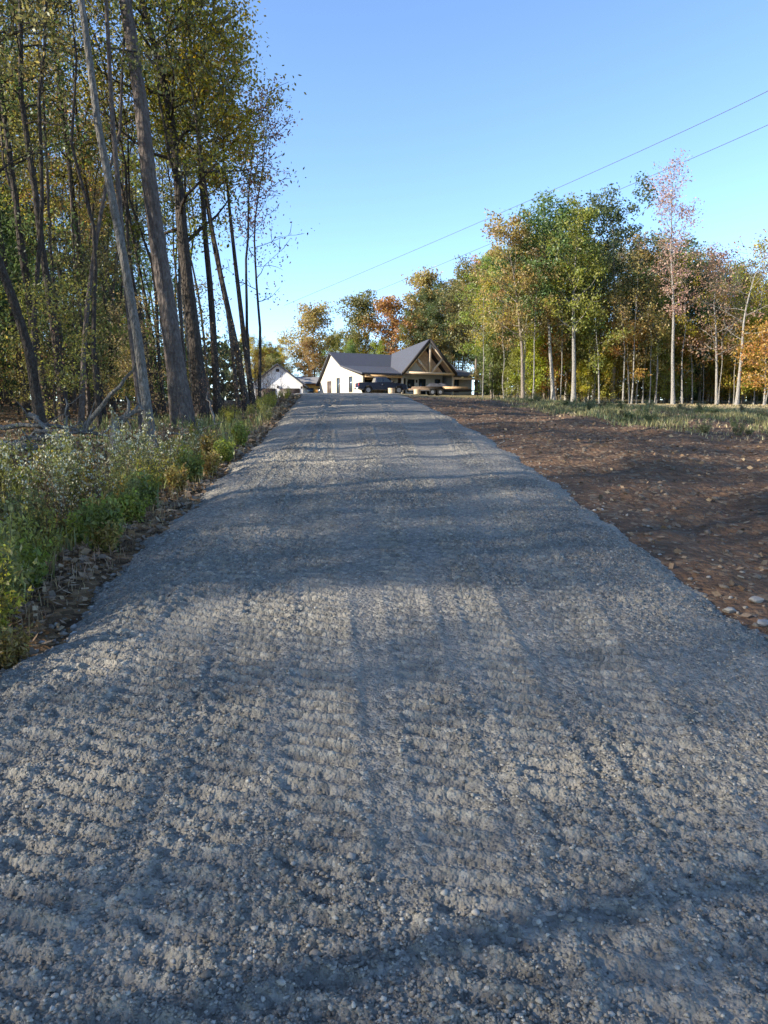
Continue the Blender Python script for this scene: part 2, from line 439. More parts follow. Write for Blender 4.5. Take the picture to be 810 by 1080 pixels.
# ------------------------------------------------------------------ ground, drive
def grid(xs, ys, hf):
    X, Y = np.meshgrid(xs, ys); Z = hf(X, Y)
    V = np.stack([X, Y, Z], -1).reshape(-1, 3); nx, ny = len(xs), len(ys)
    i = np.arange(ny-1)[:, None]*nx; j = np.arange(nx-1)[None]
    return V, np.stack([i+j, i+j+1, i+nx+j+1, i+nx+j], -1).reshape(-1, 4)
def grow(a, b, s0, k):
    r = [a]; s = s0
    while r[-1] < b: s *= k; r.append(r[-1]+s)
    return r
xs = np.array([-x for x in grow(7, 900, .05, 1.06)][::-1] + list(np.arange(-7, 10, .045)[1:]) + grow(10, 900, .05, 1.06))
ys = np.array([-y for y in grow(0, 300, .3, 1.2)][::-1][:-1] + list(np.arange(0, 3, .1)) + list(np.arange(3, 13, .045)) + grow(13, 1400, .05, 1.009))
V, Fq = grid(xs, ys, ground)
tag(MB().add(V, Fq).build('ground', EARTH, smooth=True), kind='structure')

def road_h(U, Y):
    """U = -1..1 across the bed"""
    c = rcx(Y); w = rhw(Y)+.35
    X = c+U*w
    e = np.abs(U)*w-(w-.35) + .42*(fbm(Y*1.1, np.sign(U)*7.3, 4, 4)-.5) + .08*(vn(X*9, Y*9, 2)-.5)
    z = base_h(X, Y)+.035+.05*(1-U*U) - .14*sst(-.25, .35, e)
    z = z+.035*(fbm(X*.8, Y*.8, 3, 41)-.5)
    fade = sst(40, 15, Y)
    patch = sst(.36, .62, fbm(X*1.1+3, Y*.7, 3, 51))          # smooth fines / coarse lumps
    d1, i1 = worley(X*32, Y*32, 1); d2, i2 = worley(X*58, Y*58, 2); d3, i3 = worley(X*11, Y*11, 6)
    z = z+fade*(.3+.9*patch)*(.014*(1-d1)*(i1 > .25)*i1 + .012*(1-d2)*i2 + .016*(.85-d3).clip(0)*(i3 > .6))
    z = z+fade*.011*(fbm(X*14, Y*14, 3, 77)-.5)
    # cleat marks of a tracked machine running up the drive
    for (x0, hw_, ph, sl, per) in ((-.20, .17, 0, .075, .108), (-1.10, .2, .5, .03, .10), (.28, .15, .2, .05, .112), (1.12, .2, .7, -.02, .104), (-.62, .16, .9, .05, .106), (.68, .14, .3, .03, .11), (-1.55, .15, .1, .0, .10)):
        xc = x0-sl*(Y-2)*1.0
        dx = (X-c*0-xc)
        m = sst(hw_, hw_-.06, np.abs(dx))*(.55+.7*vn(X*1.7, Y*.9, int(10*per*100)+3)).clip(0, 1)*(.45+.55*sst(.3, .5, fbm(X*.9, Y*.5+x0*9, 2, 63)))
        rib = np.sin((Y+.10*np.sin(dx*3))*2*math.pi/per + 2.6*vn(X*2.2, Y*1.3, 90+int(ph*10)) + ph*40)
        z = z+fade*m*.030*(np.clip(rib, -.3, .8))*(.7+.5*vn(X*13, Y*13, 31))
        edge = np.exp(-((np.abs(dx)-hw_)/.035)**2)
        z = z+fade*edge*.014*(.3+vn(X*5, Y*5, 17))*sst(.3, .55, vn(Y*.7, x0+X*0, 5))
        z = z-fade*.004*sst(hw_, hw_-.08, np.abs(dx))
    # wheel ruts
    for x0 in (-.85, .95):
        z = z-.014*np.exp(-((X-c-x0)/.28)**2)*sst(84, 60, Y)
    return X, z
us = np.linspace(-1, 1, 460)
yr = [-12., -8, -5, -3, -1, 0, .6, 1.0, 1.3]
y = 1.5
while y < 88: yr.append(y); y += max(.0085, .0018*y*max(1, y/9))
U, YY = np.meshgrid(us, np.array(yr))
X_, Z_ = road_h(U, YY)
# ragged, rounded end of the drive on the crest pad
V = np.stack([X_, YY, Z_], -1).reshape(-1, 3); nx, ny = len(us), len(yr)
i = np.arange(ny-1)[:, None]*nx; j = np.arange(nx-1)[None]
Fq = np.stack([i+j, i+j+1, i+nx+j+1, i+nx+j], -1).reshape(-1, 4)
tag(MB().add(V, Fq).build('gravel_road', GRAVEL, smooth=True), kind='structure')
def road_z(X, Y):
    c = rcx(Y); w = rhw(Y)+.35; return road_h((X-c)/w, Y)[1]

# stones
def ico():
    p = (1+5**.5)/2
    V = np.array([(-1,p,0),(1,p,0),(-1,-p,0),(1,-p,0),(0,-1,p),(0,1,p),(0,-1,-p),(0,1,-p),(p,0,-1),(p,0,1),(-p,0,-1),(-p,0,1)], float)
    V /= np.linalg.norm(V[0])
    Fs = np.array([(0,11,5),(0,5,1),(0,1,7),(0,7,10),(0,10,11),(1,5,9),(5,11,4),(11,10,2),(10,7,6),(7,1,8),(3,9,4),(3,4,2),(3,2,6),(3,6,8),(3,8,9),(4,9,5),(2,4,11),(6,2,10),(8,6,7),(9,8,1)])
    return V, Fs
IV, IF = ico()
def stones(C, S, rng, flat=.65):
    N = len(C)
    v = IV[None]*rng.uniform(.5, 1.35, (N, 12, 1))*rng.uniform(.7, 1.3, (N, 1, 3))
    v[:, :, 2] *= flat
    a = rng.uniform(0, 6.28, N); ca, sa = np.cos(a)[:, None], np.sin(a)[:, None]
    x = v[:, :, 0]*ca-v[:, :, 1]*sa; y = v[:, :, 0]*sa+v[:, :, 1]*ca
    v = np.stack([x, y, v[:, :, 2]], -1)*S[:, None, None]+C[:, None]
    f = IF[None]+(np.arange(N)*12)[:, None, None]
    return v.reshape(-1, 3), f.reshape(-1, 3)
rng = np.random.default_rng(5)
def m_stones(name, stops):
    m = mat(name, rough=.9, spec=.2); b = NB(m); g = b.n('ShaderNodeNewGeometry')
    c = b.ramp(g.outputs['Random Per Island'], stops); n = b.noise(b.pos(), 60, 4)
    b.base(b.mix(.35, c, b.ramp(n, [(.3, (.13,.118,.10)), (.7, (.36,.33,.28))]))); b.bump(n, .5, .004); return m
MG = m_stones('loose_gravel', [(0, (.075,.07,.06)), (.5, (.19,.175,.15)), (.85, (.31,.285,.24)), (1, (.52,.48,.41))])
N = 150000
Y = 1.6+(rng.uniform(0, 1, N)**1.8)*7.5; U = rng.uniform(-1.05, 1.05, N); X = rcx(Y)+U*rhw(Y)
keep = rng.uniform(0, 1, N) < (.15+.75*sst(.40, .64, fbm(X*1.1+3, Y*.7, 3, 51)))
X, Y = X[keep], Y[keep]; S = .0035+.0065*rng.uniform(0, 1, len(X))**2.8+.008*(rng.uniform(0, 1, len(X)) > .992)
v, f = stones(np.stack([X, Y, road_z(X, Y)+S*.15], 1), S, rng)
tag(MB().add(v, f).build('loose_gravel', MG), kind='stuff')
# pale rock spoil along both edges of the drive
def edge_stuff(side, n, y0, y1, wid, smin, smax, p=2.5):
    Y = y0+(rng.uniform(0, 1, n)**1.4)*(y1-y0)
    off = rng.gamma(1.3, wid/1.6, n)-.24
    X = rcx(Y)+side*(rhw(Y)+off); S = smin+(smax-smin)*rng.uniform(0, 1, n)**p
    return np.stack([X, Y, ground(X, Y)+S*.15], 1), S
MR = m_stones('edge_rubble', [(0, (.10,.08,.06)), (.5, (.24,.20,.16)), (.85, (.38,.35,.31)), (1, (.55,.54,.50))])
mb = MB()
for args in ((-1, 3200, 3, 20, .20, .005, .034, 3.0), (1, 5500, 3, 24, .17, .005, .026, 3.5)):
    C, S = edge_stuff(*args); mb.add(*stones(C, S, rng))
tag(mb.build('edge_rubble', MR), kind='stuff')
# clods and chips in the scraped dirt
MC = m_stones('dirt_clods', [(0, (.06,.038,.022)), (.6, (.13,.085,.052)), (.97, (.20,.14,.09)), (1, (.30,.25,.19))])
n = 9000; Y = 4+(rng.uniform(0, 1, n)**1.3)*32; X = rcx(Y)+rhw(Y)+.2+rng.uniform(0, 1, n)*(3+Y*.45)
S = (.006+.036*rng.uniform(0, 1, n)**5)*(.8+Y*.02)
tag(MB().add(*stones(np.stack([X, Y, ground(X, Y)+S*.1], 1), S, rng)).build('dirt_clods', MC), kind='stuff')

# countable bigger rocks
def rock(label, px, py_hint, Y, s, m=STONE_W, flat=.6, seed=0):
    g = np.random.default_rng(seed); x = at(px, py_hint, Y)[0]; z = gz(x, Y)
    import bmesh
    bm = bmesh.new(); bmesh.ops.create_icosphere(bm, subdivisions=3, radius=1)
    for v in bm.verts:
        n = v.co.normalized(); k = 1
        for q in range(9):
            d = Vector(np.random.default_rng(seed*31+q).normal(size=3)).normalized(); dd = n.dot(d)
            if dd > .45: k = min(k, .66/dd+.02)
        v.co = n*k*s; v.co.z *= flat
    me = bpy.data.meshes.new('rock'); bm.to_mesh(me); bm.free(); me.materials.append(m)
    o = bpy.data.objects.new('rock', me); COL.objects.link(o); o.location = (x, Y, z+s*flat*.35); o.rotation_euler = (0, 0, seed)
    return tag(o, label, 'rock')
rock('rounded pale rock in the weeds at the left edge of the gravel drive', 40, 690, 3.95, .10, STONE_W, .7, 1)
rock('flat bluish white rock on the dirt beside the right edge of the drive', 798, 625, 5.0, .06, STONE_W, .5, 2)
rock('small tan rock touching the gravel edge, nearest the flat white rock', 770, 640, 4.85, .05, STONE_W, .6, 3)
rock('small grey rock on the dirt at the right border of the photo', 806, 650, 4.6, .045, STONE, .6, 4)

# fallen leaves / litter
LIT = m_stones('fallen_leaf', [(0, (.07,.045,.025)), (.4, (.18,.10,.045)), (.75, (.32,.18,.075)), (1, (.46,.32,.16))])
mb = MB(); n = 26000
Y = 3+(rng.uniform(0, 1, n)**1.25)*34; X = rcx(Y)-rhw(Y)-.05-rng.gamma(1.1, 3.5, n)
leafquads(mb, np.stack([X, Y, ground(X, Y)+.02+rng.uniform(0, .03, n)], 1), rng.uniform(.03, .07, n)*(1+Y*.04), rng, flat=.75, asp=.75)
n = 2600; Y = 4+(rng.uniform(0, 1, n)**1.3)*32; X = rcx(Y)+rhw(Y)+.1+rng.uniform(0, 1, n)*(2+Y*.4)
leafquads(mb, np.stack([X, Y, ground(X, Y)+.02], 1), rng.uniform(.03, .07, n)*(1+Y*.02), rng, flat=.75, asp=.75)
tag(mb.build('fallen_leaves', LIT), kind='stuff')

# ------------------------------------------------------------------ grass and weeds
def blades(mb, X, Y, H, rng, w=.006):
    N = len(X); Z = ground(X, Y)-.02
    a = rng.uniform(0, 6.28, N); lean = rng.uniform(.05, .55, N)*H; a2 = rng.uniform(0, 6.28, N)
    ww = w*(1+Y*.06)
    dx, dy = np.cos(a)*ww, np.sin(a)*ww; lx, ly = np.cos(a2)*lean, np.sin(a2)*lean
    P = np.stack([np.stack([X-dx, Y-dy, Z], 1), np.stack([X+dx, Y+dy, Z], 1),
                  np.stack([X+dx*.7+lx*.4, Y+dy*.7+ly*.4, Z+H*.6], 1), np.stack([X-dx*.7+lx*.4, Y-dy*.7+ly*.4, Z+H*.6], 1),
                  np.stack([X+lx, Y+ly, Z+H], 1)], 1).reshape(-1, 3)
    k = (np.arange(N)*5)[:, None]
    mb.add(P, k+np.array([[0, 1, 2, 3]])); mb.F[3].append(k+np.array([[3, 2, 4]])+mb.n-len(P))
def grassobj(name, X, Y, H, col, w=.006):
    mb = MB(); blades(mb, X, Y, H, rng, w); o = mb.build(name, LEAF2); o.color = (*col, 1); return tag(o, kind='stuff')
n = 9000; Y = 3.2+rng.uniform(0, 1, n)**1.2*17; X = rcx(Y)-rhw(Y)-.35-rng.gamma(1.6, 1.1, n)
k = fbm(X*.9, Y*.9, 3, 5) > .47; grassobj('verge_grass', X[k], Y[k], rng.uniform(.08, .34, k.sum()), (.19,.20,.07))
n = 9000; Y = 3.2+rng.uniform(0, 1, n)**1.2*20; X = rcx(Y)-rhw(Y)-.12-rng.gamma(1.3, 1.2, n)
grassobj('dry_grass', X, Y, rng.uniform(.03, .16, n), (.30,.23,.13), .0028)
def field_edge(Y): return np.interp(Y, [10, 12.5, 17, 26, 34, 60], [8.5, 6.7, 5.3, 4.3, 4.2, 6])
n = 52000; Y = 12+rng.uniform(0, 1, n)**.9*26; X = field_edge(Y)+rng.gamma(1.6, 3.6, n)
k = fbm(X*.8, Y*.5, 4, 15)+.16*sst(0, 4.5, X-field_edge(Y)) > .52
X, Y = X[k], Y[k]
grassobj('field_grass', X, Y, rng.uniform(.04, .15, len(X))*(.6+1.3*vn(X*.6, Y*.6, 3)), (.19,.18,.08), .006)
n = 26000; Y = 14+rng.uniform(0, 1, n)*50; X = field_edge(Y)+rng.uniform(0, 1, n)*(8+Y*.6)
grassobj('straw_grass', X, Y, rng.uniform(.03, .12, n), (.36,.29,.16), .006)

def make_weed(seed, H, kind):
    g = np.random.default_rng(seed); st = MB(); lf = MB(); fl = MB()
    ns = {'flower': 9, 'leafy': 8, 'low': 10, 'dry': 7}[kind]
    for i in range(ns):
        a = g.uniform(0, 6.28); h = H*g.uniform(.6, 1.05); out = g.uniform(.1, .42)*H
        b = np.array([math.cos(a)*.05, math.sin(a)*.05, -.03]); t = np.linspace(0, 1, 6)
        P = b+np.stack([math.cos(a)*out*t**1.4, math.sin(a)*out*t**1.4, h*t], 1)+np.concatenate([[[0,0,0]], g.normal(size=(5, 3))*.012])
        V, Fq = tube(P, np.linspace(.006, .002, 6), 4); st.add(V, Fq)
        twigs = [P]
        for j in range(6):
            k = g.integers(2, 6); d = g.normal(size=3)*.5+np.array([0, 0, .7]); d /= np.linalg.norm(d)
            Q = np.array([P[k], P[k]+d*H*.1, P[k]+d*H*.19]); V, Fq = tube(Q, np.array([.003, .002, .0015]), 3); st.add(V, Fq); twigs.append(Q)
        for Q in twigs:
            m = {'flower': 26, 'leafy': 34, 'low': 40, 'dry': 5}[kind]//(1 if Q is P else 3)
            u = g.uniform(.12, 1, m); C = np.stack([np.interp(u, np.linspace(0, 1, len(Q)), Q[:, c]) for c in range(3)], 1)
            C = C+g.normal(size=(m, 3))*.035
            leafquads(lf, C, g.uniform(.035, .085, m)*(.85 if kind == 'leafy' else .8), g, flat=.3, asp=.45)
            if kind in ('flower', 'dry'):
                m2 = 5 if kind == 'flower' else 2
                C = Q[-1]+g.normal(size=(m2, 3))*np.array([.026, .026, .010]); leafquads(fl, C, g.uniform(.016, .034, m2), g, asp=.9)
    nm = {'flower': 'flowering_weed', 'leafy': 'leafy_weed', 'low': 'low_weed', 'dry': 'dry_weed'}[kind]
    root = thing(nm, nm, 'weed', (0, 0, -500))
    st.build('stem', STALK if kind == 'dry' else STEM, root)
    f = lf.build('foliage', LEAF, root)
    if fl.n: fl.build('flower_head', FLOWER, root)
    return root
WEED = {k: [make_weed(i*7+ord(k[0]), {'flower': 1.0, 'leafy': .62, 'low': .3, 'dry': .8}[k], k) for i in range(3)] for k in ('flower', 'leafy', 'low', 'dry')}
WLAB = {'flower': 'green weed with pale fluffy flower heads on the left verge', 'leafy': 'leafy green weed without flowers on the left verge',
        'low': 'low ground-hugging green weed beside the left gravel edge', 'dry': 'dry brown weed stalks among the green weeds on the left'}
WGRP = {'flower': 'flowering weeds on the left verge', 'leafy': 'leafy weeds on the left verge', 'low': 'low weeds by the left gravel edge', 'dry': 'dry stalks on the left verge'}
WCOL = {'flower': [(.20,.21,.08), (.22,.22,.07), (.18,.18,.08)], 'leafy': [(.24,.23,.06), (.30,.27,.06), (.19,.19,.07)],
        'low': [(.20,.22,.05), (.16,.18,.05), (.27,.20,.07)], 'dry': [(.22,.16,.09)]*3}
random.seed(11)
def weed(kind, x, y, s=1.0):
    r = random.choice(WEED[kind]); s *= random.uniform(.8, 1.15)
    return place(r, (x, y, gz(x, y)), random.uniform(0, 6.28), (s*.85, s*.85, s*random.uniform(.95, 1.35)), WLAB[kind], WGRP[kind], color=random.choice(WCOL[kind]))
for _ in range(36):
    Y = 6.2+random.random()**1.1*5.4; off = .6+random.random()*(3.6+Y*.12)
    if off < 1.7 and Y < 8.5: off += 1.0
    weed('flower', float(rcx(Y)-rhw(Y))-off, Y, (.75+.25*min(1, off/2))*(1.05-.075*(Y-6)))
for _ in range(40):
    Y = 4.6+random.random()*6.5; off = .55+random.random()*4.0; weed('leafy', float(rcx(Y)-rhw(Y))-off, Y, .55+.35*min(1, off/2))
for _ in range(46):
    Y = 3.5+random.random()*10; off = .25+random.random()**1.4*2.8; weed('low', float(rcx(Y)-rhw(Y))-off, Y)
for _ in range(64):
    Y = 4.5+random.random()*7; off = .9+random.random()*4.2; weed('dry', float(rcx(Y)-rhw(Y))-off, Y, .9)
for k, (px, Y, s) in {'leafy': (-2, 4.6, .9), 'low': (8, 4.0, .8)}.items(): weed(k, at(px, 640, Y)[0], Y, s)
for px, Y in ((-8, 4.4), (-2, 5.0), (22, 5.6), (52, 6.2)): weed('leafy', at(px, 640, Y)[0], Y, .75)
# verge going on up the slope towards the crest
for _ in range(40):
    Y = 11.5+random.random()**.8*20; off = .3+random.random()*1.5; weed('leafy', float(rcx(Y)-rhw(Y))-off, Y, .5)
# weeds in the right-hand field
FW = 'weed clump in the shaded grassy strip on the right'
for _ in range(110):
    Y = 14.5+random.random()*20; x = float(field_edge(Y))+.6+random.random()**1.2*(3+Y*.35)
    r = random.choice(WEED['leafy']+WEED['low']); s = random.uniform(.3, .6)
    place(r, (x, Y, gz(x, Y)), random.uniform(0, 6.28), (s*1.3, s*1.3, s), FW, 'weed clumps in the right field', color=random.choice([(.12,.14,.06), (.17,.17,.08), (.20,.16,.09)]))

# ------------------------------------------------------------------ right-hand woodland edge, named trees
GR = None
px_tree('hardwood_tree', 'tall pale-trunked tree with thin olive and orange crown, leftmost tall tree right of the house', 'tree', 101,
        [(552, 418), (550, 360), (544, 300), (536, 250)], 64, .17, BARK_T, OCHRE, crown_lo=.38, spread=3.6, nbr=24, nleaf=5500, lsize=.23, sig=.45, up=.7, extra_top=(0,0,.4))
px_tree('hardwood_tree', 'tall round-topped bright green tree with forked pale trunk at the field edge', 'tree', 102,
        [(584, 420), (580, 360), (576, 300), (574, 233)], 64, .19, BARK_L, (.12,.17,.06), crown_lo=.40, spread=4.2, nbr=28, nleaf=9500, lsize=.23, sig=.48, up=.7, extra_top=(0,0,.3))
px_tree('hardwood_tree', 'straight grey-trunked tree with yellow-green crown just right of the bright green tree', 'tree', 103,
        [(605, 423), (605, 360), (606, 300), (612, 230)], 63, .21, BARK_L, YGREEN, crown_lo=.34, spread=3.4, nbr=30, nleaf=7500, lsize=.22, sig=.42, up=.6, extra_top=(0,0,.3))
px_tree('hardwood_tree', 'broad dark green tree with several thin grey stems below its crown', 'tree', 104,
        [(646, 424), (648, 360), (645, 300), (642, 230)], 66, .2, BARK_T, (.085,.11,.05), crown_lo=.42, spread=5.4, nbr=30, nleaf=10000, lsize=.24, sig=.5, up=.5)
px_tree('sweetgum_tree', 'tallest slender tree with sparse pinkish-red leaves rising above the right treeline', 'tree', 105,
        [(710, 424), (709, 340), (707, 270), (709, 192)], 61, .16, BARK_L, PINK, crown_lo=.40, spread=2.2, nbr=40, nleaf=3800, lsize=.17, sig=.42, up=.75, sub=5, shape='vase')
px_tree('hardwood_tree', 'slim tree with rusty pink leaves, between the tall pink tree and the bare leaning tree', 'tree', 106,
        [(756, 425), (755, 370), (752, 320), (757, 276)], 62, .13, BARK_L, (.30,.20,.13), crown_lo=.30, spread=3.2, nbr=24, nleaf=2600, lsize=.19, sig=.5, up=.5)
px_tree('bare_tree', 'nearly bare white-limbed tree leaning to the right near the photo edge', 'tree', 107,
        [(777, 425), (782, 380), (786, 330), (796, 290), (806, 271)], 60, .16, BARK_L, RUST, crown_lo=.42, spread=3.6, nbr=16, nleaf=500, lsize=.2, sig=.6, up=.5, sub=6)
px_tree('young_tree', 'small tree with orange-yellow leaves at the far right edge of the woods', 'tree', 108,
        [(806, 425), (807, 400), (808, 350)], 59, .10, BARK_L, ORNG, crown_lo=.2, spread=2.4, nbr=20, nleaf=3500, lsize=.2, sig=.45, up=.5)
px_tree('hardwood_tree', 'slim pale tree with olive leaves close to the right end of the house porch', 'tree', 109,
        [(502, 417), (502, 370), (500, 320), (498, 290)], 100, .22, BARK_T, OLIVE, crown_lo=.30, spread=5.0, nbr=22, nleaf=8000, lsize=.32, sig=.75, up=.6)
for q, (px, top, lab) in enumerate(((632, 330, 'thin pale stem under the dark green tree, left of its clump'), (657, 310, 'thin grey stem rising just right of the broad dark green tree trunk'),
                                    (664, 340, 'short leaning grey stem, rightmost of the clump under the dark green tree'), (692, 330, 'thin tan stem in front of the golden bush near the tall pink tree'),
                                    (718, 385, 'short dead snag standing just right of the tall pink tree'), (730, 350, 'thin stem with ochre leaves between the snag and the slim rusty tree'))):
    px_tree('young_tree', lab, 'tree', 120+q, [(px, 424), (px+random.uniform(-2, 2), (424+top)/2), (px+random.uniform(-5, 5), top)], 63+q*.5, .08, BARK_L, random.choice([OCHRE, YGREEN, ORNG]),
            crown_lo=.35, spread=2.2, nbr=10 if q != 4 else 3, nleaf=1800 if q != 4 else 0, lsize=.2, sig=.4)

# filler kinds (prototypes, then copies)
LIB = []
def proto(name, seed, H, lean, r0, bark, **kw):
    return make_tree(name, name, 'tree', seed, vpath(H, lean, .02, seed), r0, bark, OLIVE, **kw)
BROAD = [proto('broadleaf_tree', 200+i, 20, (random.uniform(-1, 1), 0), .16, BARK_L if i % 2 else BARK_T, crown_lo=.18+.06*i, spread=5.2-.3*i, nbr=30, nleaf=9500, lsize=.26, sig=.5, up=.5) for i in range(4)]
SPARSE = [proto('thin_tree', 230+i, 19, (random.uniform(-1, 1), 0), .15, BARK_L, crown_lo=.3, spread=3.6, nbr=26, nleaf=5500, lsize=.23, sig=.42, up=.7) for i in range(3)]
UNDER = [proto('understory_tree', 250+i, 7, (0, 0), .06, BARK_D, crown_lo=.08, spread=2.8, nbr=22, nleaf=5200, lsize=.19, sig=.42, up=.35, shape='cone') for i in range(3)]
UNDERL = [proto('understory_tree', 260+i, 7, (0, 0), .05, BARK_D, crown_lo=.10, spread=2.5, nbr=24, nleaf=6500, lsize=.115, sig=.26, up=.35, sub=6, shape='cone') for i in range(3)]
FOR = [proto('forest_tree', 270+i, 19, (-1.5, .4), .16, BARK_D, crown_lo=.30+.05*i, spread=3.9, nbr=28, nleaf=6500, lsize=.12, sig=.36, up=.6, sub=6) for i in range(4)]
POLE = [proto('slender_tree', 280+i, 16, (-1.0, .2), .075, BARK_P if i % 2 else BARK_D, crown_lo=.55, spread=1.8, nbr=16, nleaf=1500, lsize=.12, sig=.3, up=.8) for i in range(3)]
PALE = [proto('slender_tree', 285+i, 13, (random.uniform(-.6, .6), .2), .075, BARK_L, crown_lo=.4, spread=2.0, nbr=14, nleaf=1300, lsize=.2, sig=.38, up=.7) for i in range(3)]
SAP = [proto('sapling', 290+i, 5.5, (-.3, 0), .035, BARK_D, crown_lo=.2, spread=1.8, nbr=16, nleaf=2400, lsize=.11, sig=.34, up=.5) for i in range(3)]
BARE = [proto('bare_sapling', 310+i, 4.5, (-.2, 0), .028, BARK_D, crown_lo=.15, spread=1.3, nbr=14, nleaf=160, lsize=.09, sig=.3, up=.9, sub=5) for i in range(2)]
CN = {OLIVE: 'olive', GREEN: 'green', DGREEN: 'dark green', YELL: 'yellow', YGREEN: 'yellow-green', ORNG: 'orange', RUST: 'rust-brown', BROWN: 'brown', OCHRE: 'ochre', PINK: 'pinkish'}
def put(lst, x, y, h, H0, col, where, grp, wid=1.0, tilt=(0, 0)):
    s = h/H0; w = s*wid
    c = tuple(min(1, v*random.uniform(.85, 1.15)) for v in col)
    return place(random.choice(lst), (x, y, gz(x, y)-.1), random.uniform(0, 6.28), (w, w, s), f'{CN[col]} {where}', f'{CN[col]} {grp}', tilt, c)
SKY_X = [300, 330, 345, 380, 402, 412, 440, 470, 500, 530, 560, 600, 640, 662, 690, 740, 775, 810, 1000]
SKY_Y = [366, 352, 338, 322, 345, 322, 298, 290, 278, 245, 225, 222, 222, 234, 246, 254, 266, 270, 262]
random.seed(23)
# woodland behind the right field
for i in range(78):
    px = 520+random.random()*400; Y = 70+random.random()**1.2*28
    top = at(px, np.interp(px, SKY_X, SKY_Y)+random.uniform(16, 46), Y); x = top[0]; h = top[2]-gz(x, Y)
    col = random.choices([GREEN, DGREEN, OLIVE, YGREEN, OCHRE, RUST], [4, 2, 4, 3, 1.8, .8])[0]
    if px > 640: col = random.choices([GREEN, OLIVE, BROWN, RUST, OCHRE], [3, 4, 2, 1.5, 1.6])[0]
    put(BROAD if random.random() < .72 else SPARSE, x, Y, h, 20, col, 'leafed tree in the woods beyond the right-hand field', 'trees beyond the right field', 1.05)
for i in range(46):
    px = 518+random.random()*390; Y = 65+random.random()*7; x = at(px, 425, Y)[0]
    col = random.choices([YELL, YGREEN, OCHRE, OLIVE, ORNG], [4, 5, 2, 2, .8])[0]
    put(UNDER, x, Y, random.uniform(3.5, 8.5), 7, col, 'understory tree at the sunny edge of the right-hand woods', 'understory trees at the field edge', .85)
for i in range(44):
    px = 508+random.random()*330; Y = 63+random.random()*6; x = at(px, 425, Y)[0]
    put(PALE, x, Y, random.uniform(8, 14.5), 13, random.choices([YGREEN, YELL, OLIVE, RUST, OCHRE], [4, 3, 2, 1, 2])[0], 'slender pale-stemmed tree at the front of the right-hand woods', 'slender pale trees at the field edge', .9)
# woodland behind the house
for i in range(58):
    px = 326+random.random()*215; Y = 118+random.random()*26
    top = at(px, np.interp(px, SKY_X, SKY_Y)+random.uniform(12, 38)+(8 if px < 400 else 0), Y); x = top[0]; h = top[2]-gz(x, Y)
    col = random.choices([OLIVE, YGREEN, OCHRE, ORNG, GREEN, YELL], [4, 5, 3, .6, 2, 2.5])[0]
    put(BROAD if random.random() < .55 else SPARSE, x, Y, h, 20, col, 'autumn tree in the woods behind the house', 'trees behind the house', .95)
for i in range(22):
    px = 262+random.random()*72; Y = 122+random.random()*16
    top = at(px, random.uniform(352, 378), Y); x = top[0]; h = top[2]-gz(x, Y)
    put(BROAD+UNDER, x, Y, h, 20, random.choice([YELL, YELL, YGREEN, OCHRE]), 'tree glowing behind the white garage', 'trees behind the garage', 1.1)
for q, (px, py, Y, c, lab) in enumerate(((331, 327, 128, OCHRE, 'slender ochre-leaved tree standing alone above the orange building'), (377, 320, 124, OLIVE, 'rounded olive and orange tree above the left end of the house roof'),
                            (413, 322, 122, (.34,.20,.08), 'orange tree above the middle of the dark house roof'), (447, 293, 121, OCHRE, 'tall ochre tree directly behind the front gable peak'))):
    top = at(px, py, Y); h = top[2]-gz(top[0], Y)
    make_tree('hardwood_tree', lab, 'tree', 400+q, vpath(h, (0, 0), .02, q), .22, BARK_T, c, loc=(top[0], Y, gz(top[0], Y)-.1), crown_lo=.3, spread=4.2, nbr=24, nleaf=8000, lsize=.36, sig=.8, up=.6)

# ------------------------------------------------------------------ left forest, named trunks
UP = (-.9, .2, 7.5)
px_tree('pine_tree', 'thickest grey trunk leaning left, a big pine rising out of the top of the photo', 'tree', 501,
        [(194, 438), (178, 330), (163, 240), (150, 130), (133, 0)], 18.5, 0.249, BARK_P, (.05,.07,.03), extra_top=(-2.2,.5,11), crown_lo=.52, spread=3.36, nbr=34, nleaf=6187, lsize=0.111, sig=0.28, up=.25, dead_lo=.6, sub=5)
px_tree('birch_tree', 'pale mottled trunk standing nearest among the weeds, left of the big pine', 'tree', 502,
        [(162, 470), (150, 390), (143, 330), (129, 250), (107, 120), (92, 0)], 12.8, 0.090, BARK_M, OLIVE, extra_top=(-1.3,.2,8), crown_lo=.50, spread=2.08, nbr=20, nleaf=4125, lsize=0.089, sig=0.22, up=.7, sub=7)
px_tree('birch_tree', 'thin grey stem running beside the pale mottled trunk high in the photo', 'tree', 503,
        [(152, 440), (138, 340), (126, 230), (116, 120), (110, 0)], 15.0, 0.073, BARK_P, OLIVE, extra_top=(-.6,.2,6), crown_lo=.5, spread=1.92, nbr=16, nleaf=3093, lsize=0.089, sig=0.22, up=.7, sub=7)
px_tree('oak_tree', 'dark forked trunk with leafy limbs just right of the big pine', 'tree', 504,
        [(214, 430), (204, 350), (194, 270), (188, 200), (174, 110), (155, 20)], 22, 0.224, BARK_D, (.15,.15,.03), extra_top=(-1.5,.3,5), crown_lo=.30, spread=3.68, nbr=34, nleaf=10312, lsize=0.111, sig=0.30, up=.75, sub=7)
px_tree('oak_tree', 'dark slender trunk with a leafy limb leaning right, beside the forked trunk', 'tree', 505,
        [(230, 428), (224, 340), (216, 250), (206, 150), (214, 70), (222, 10)], 24, 0.129, BARK_D, (.30,.24,.05), extra_top=(.1,.2,3), crown_lo=.45, spread=1.9, nbr=28, nleaf=8250, lsize=0.111, sig=0.28, up=.75, sub=7)
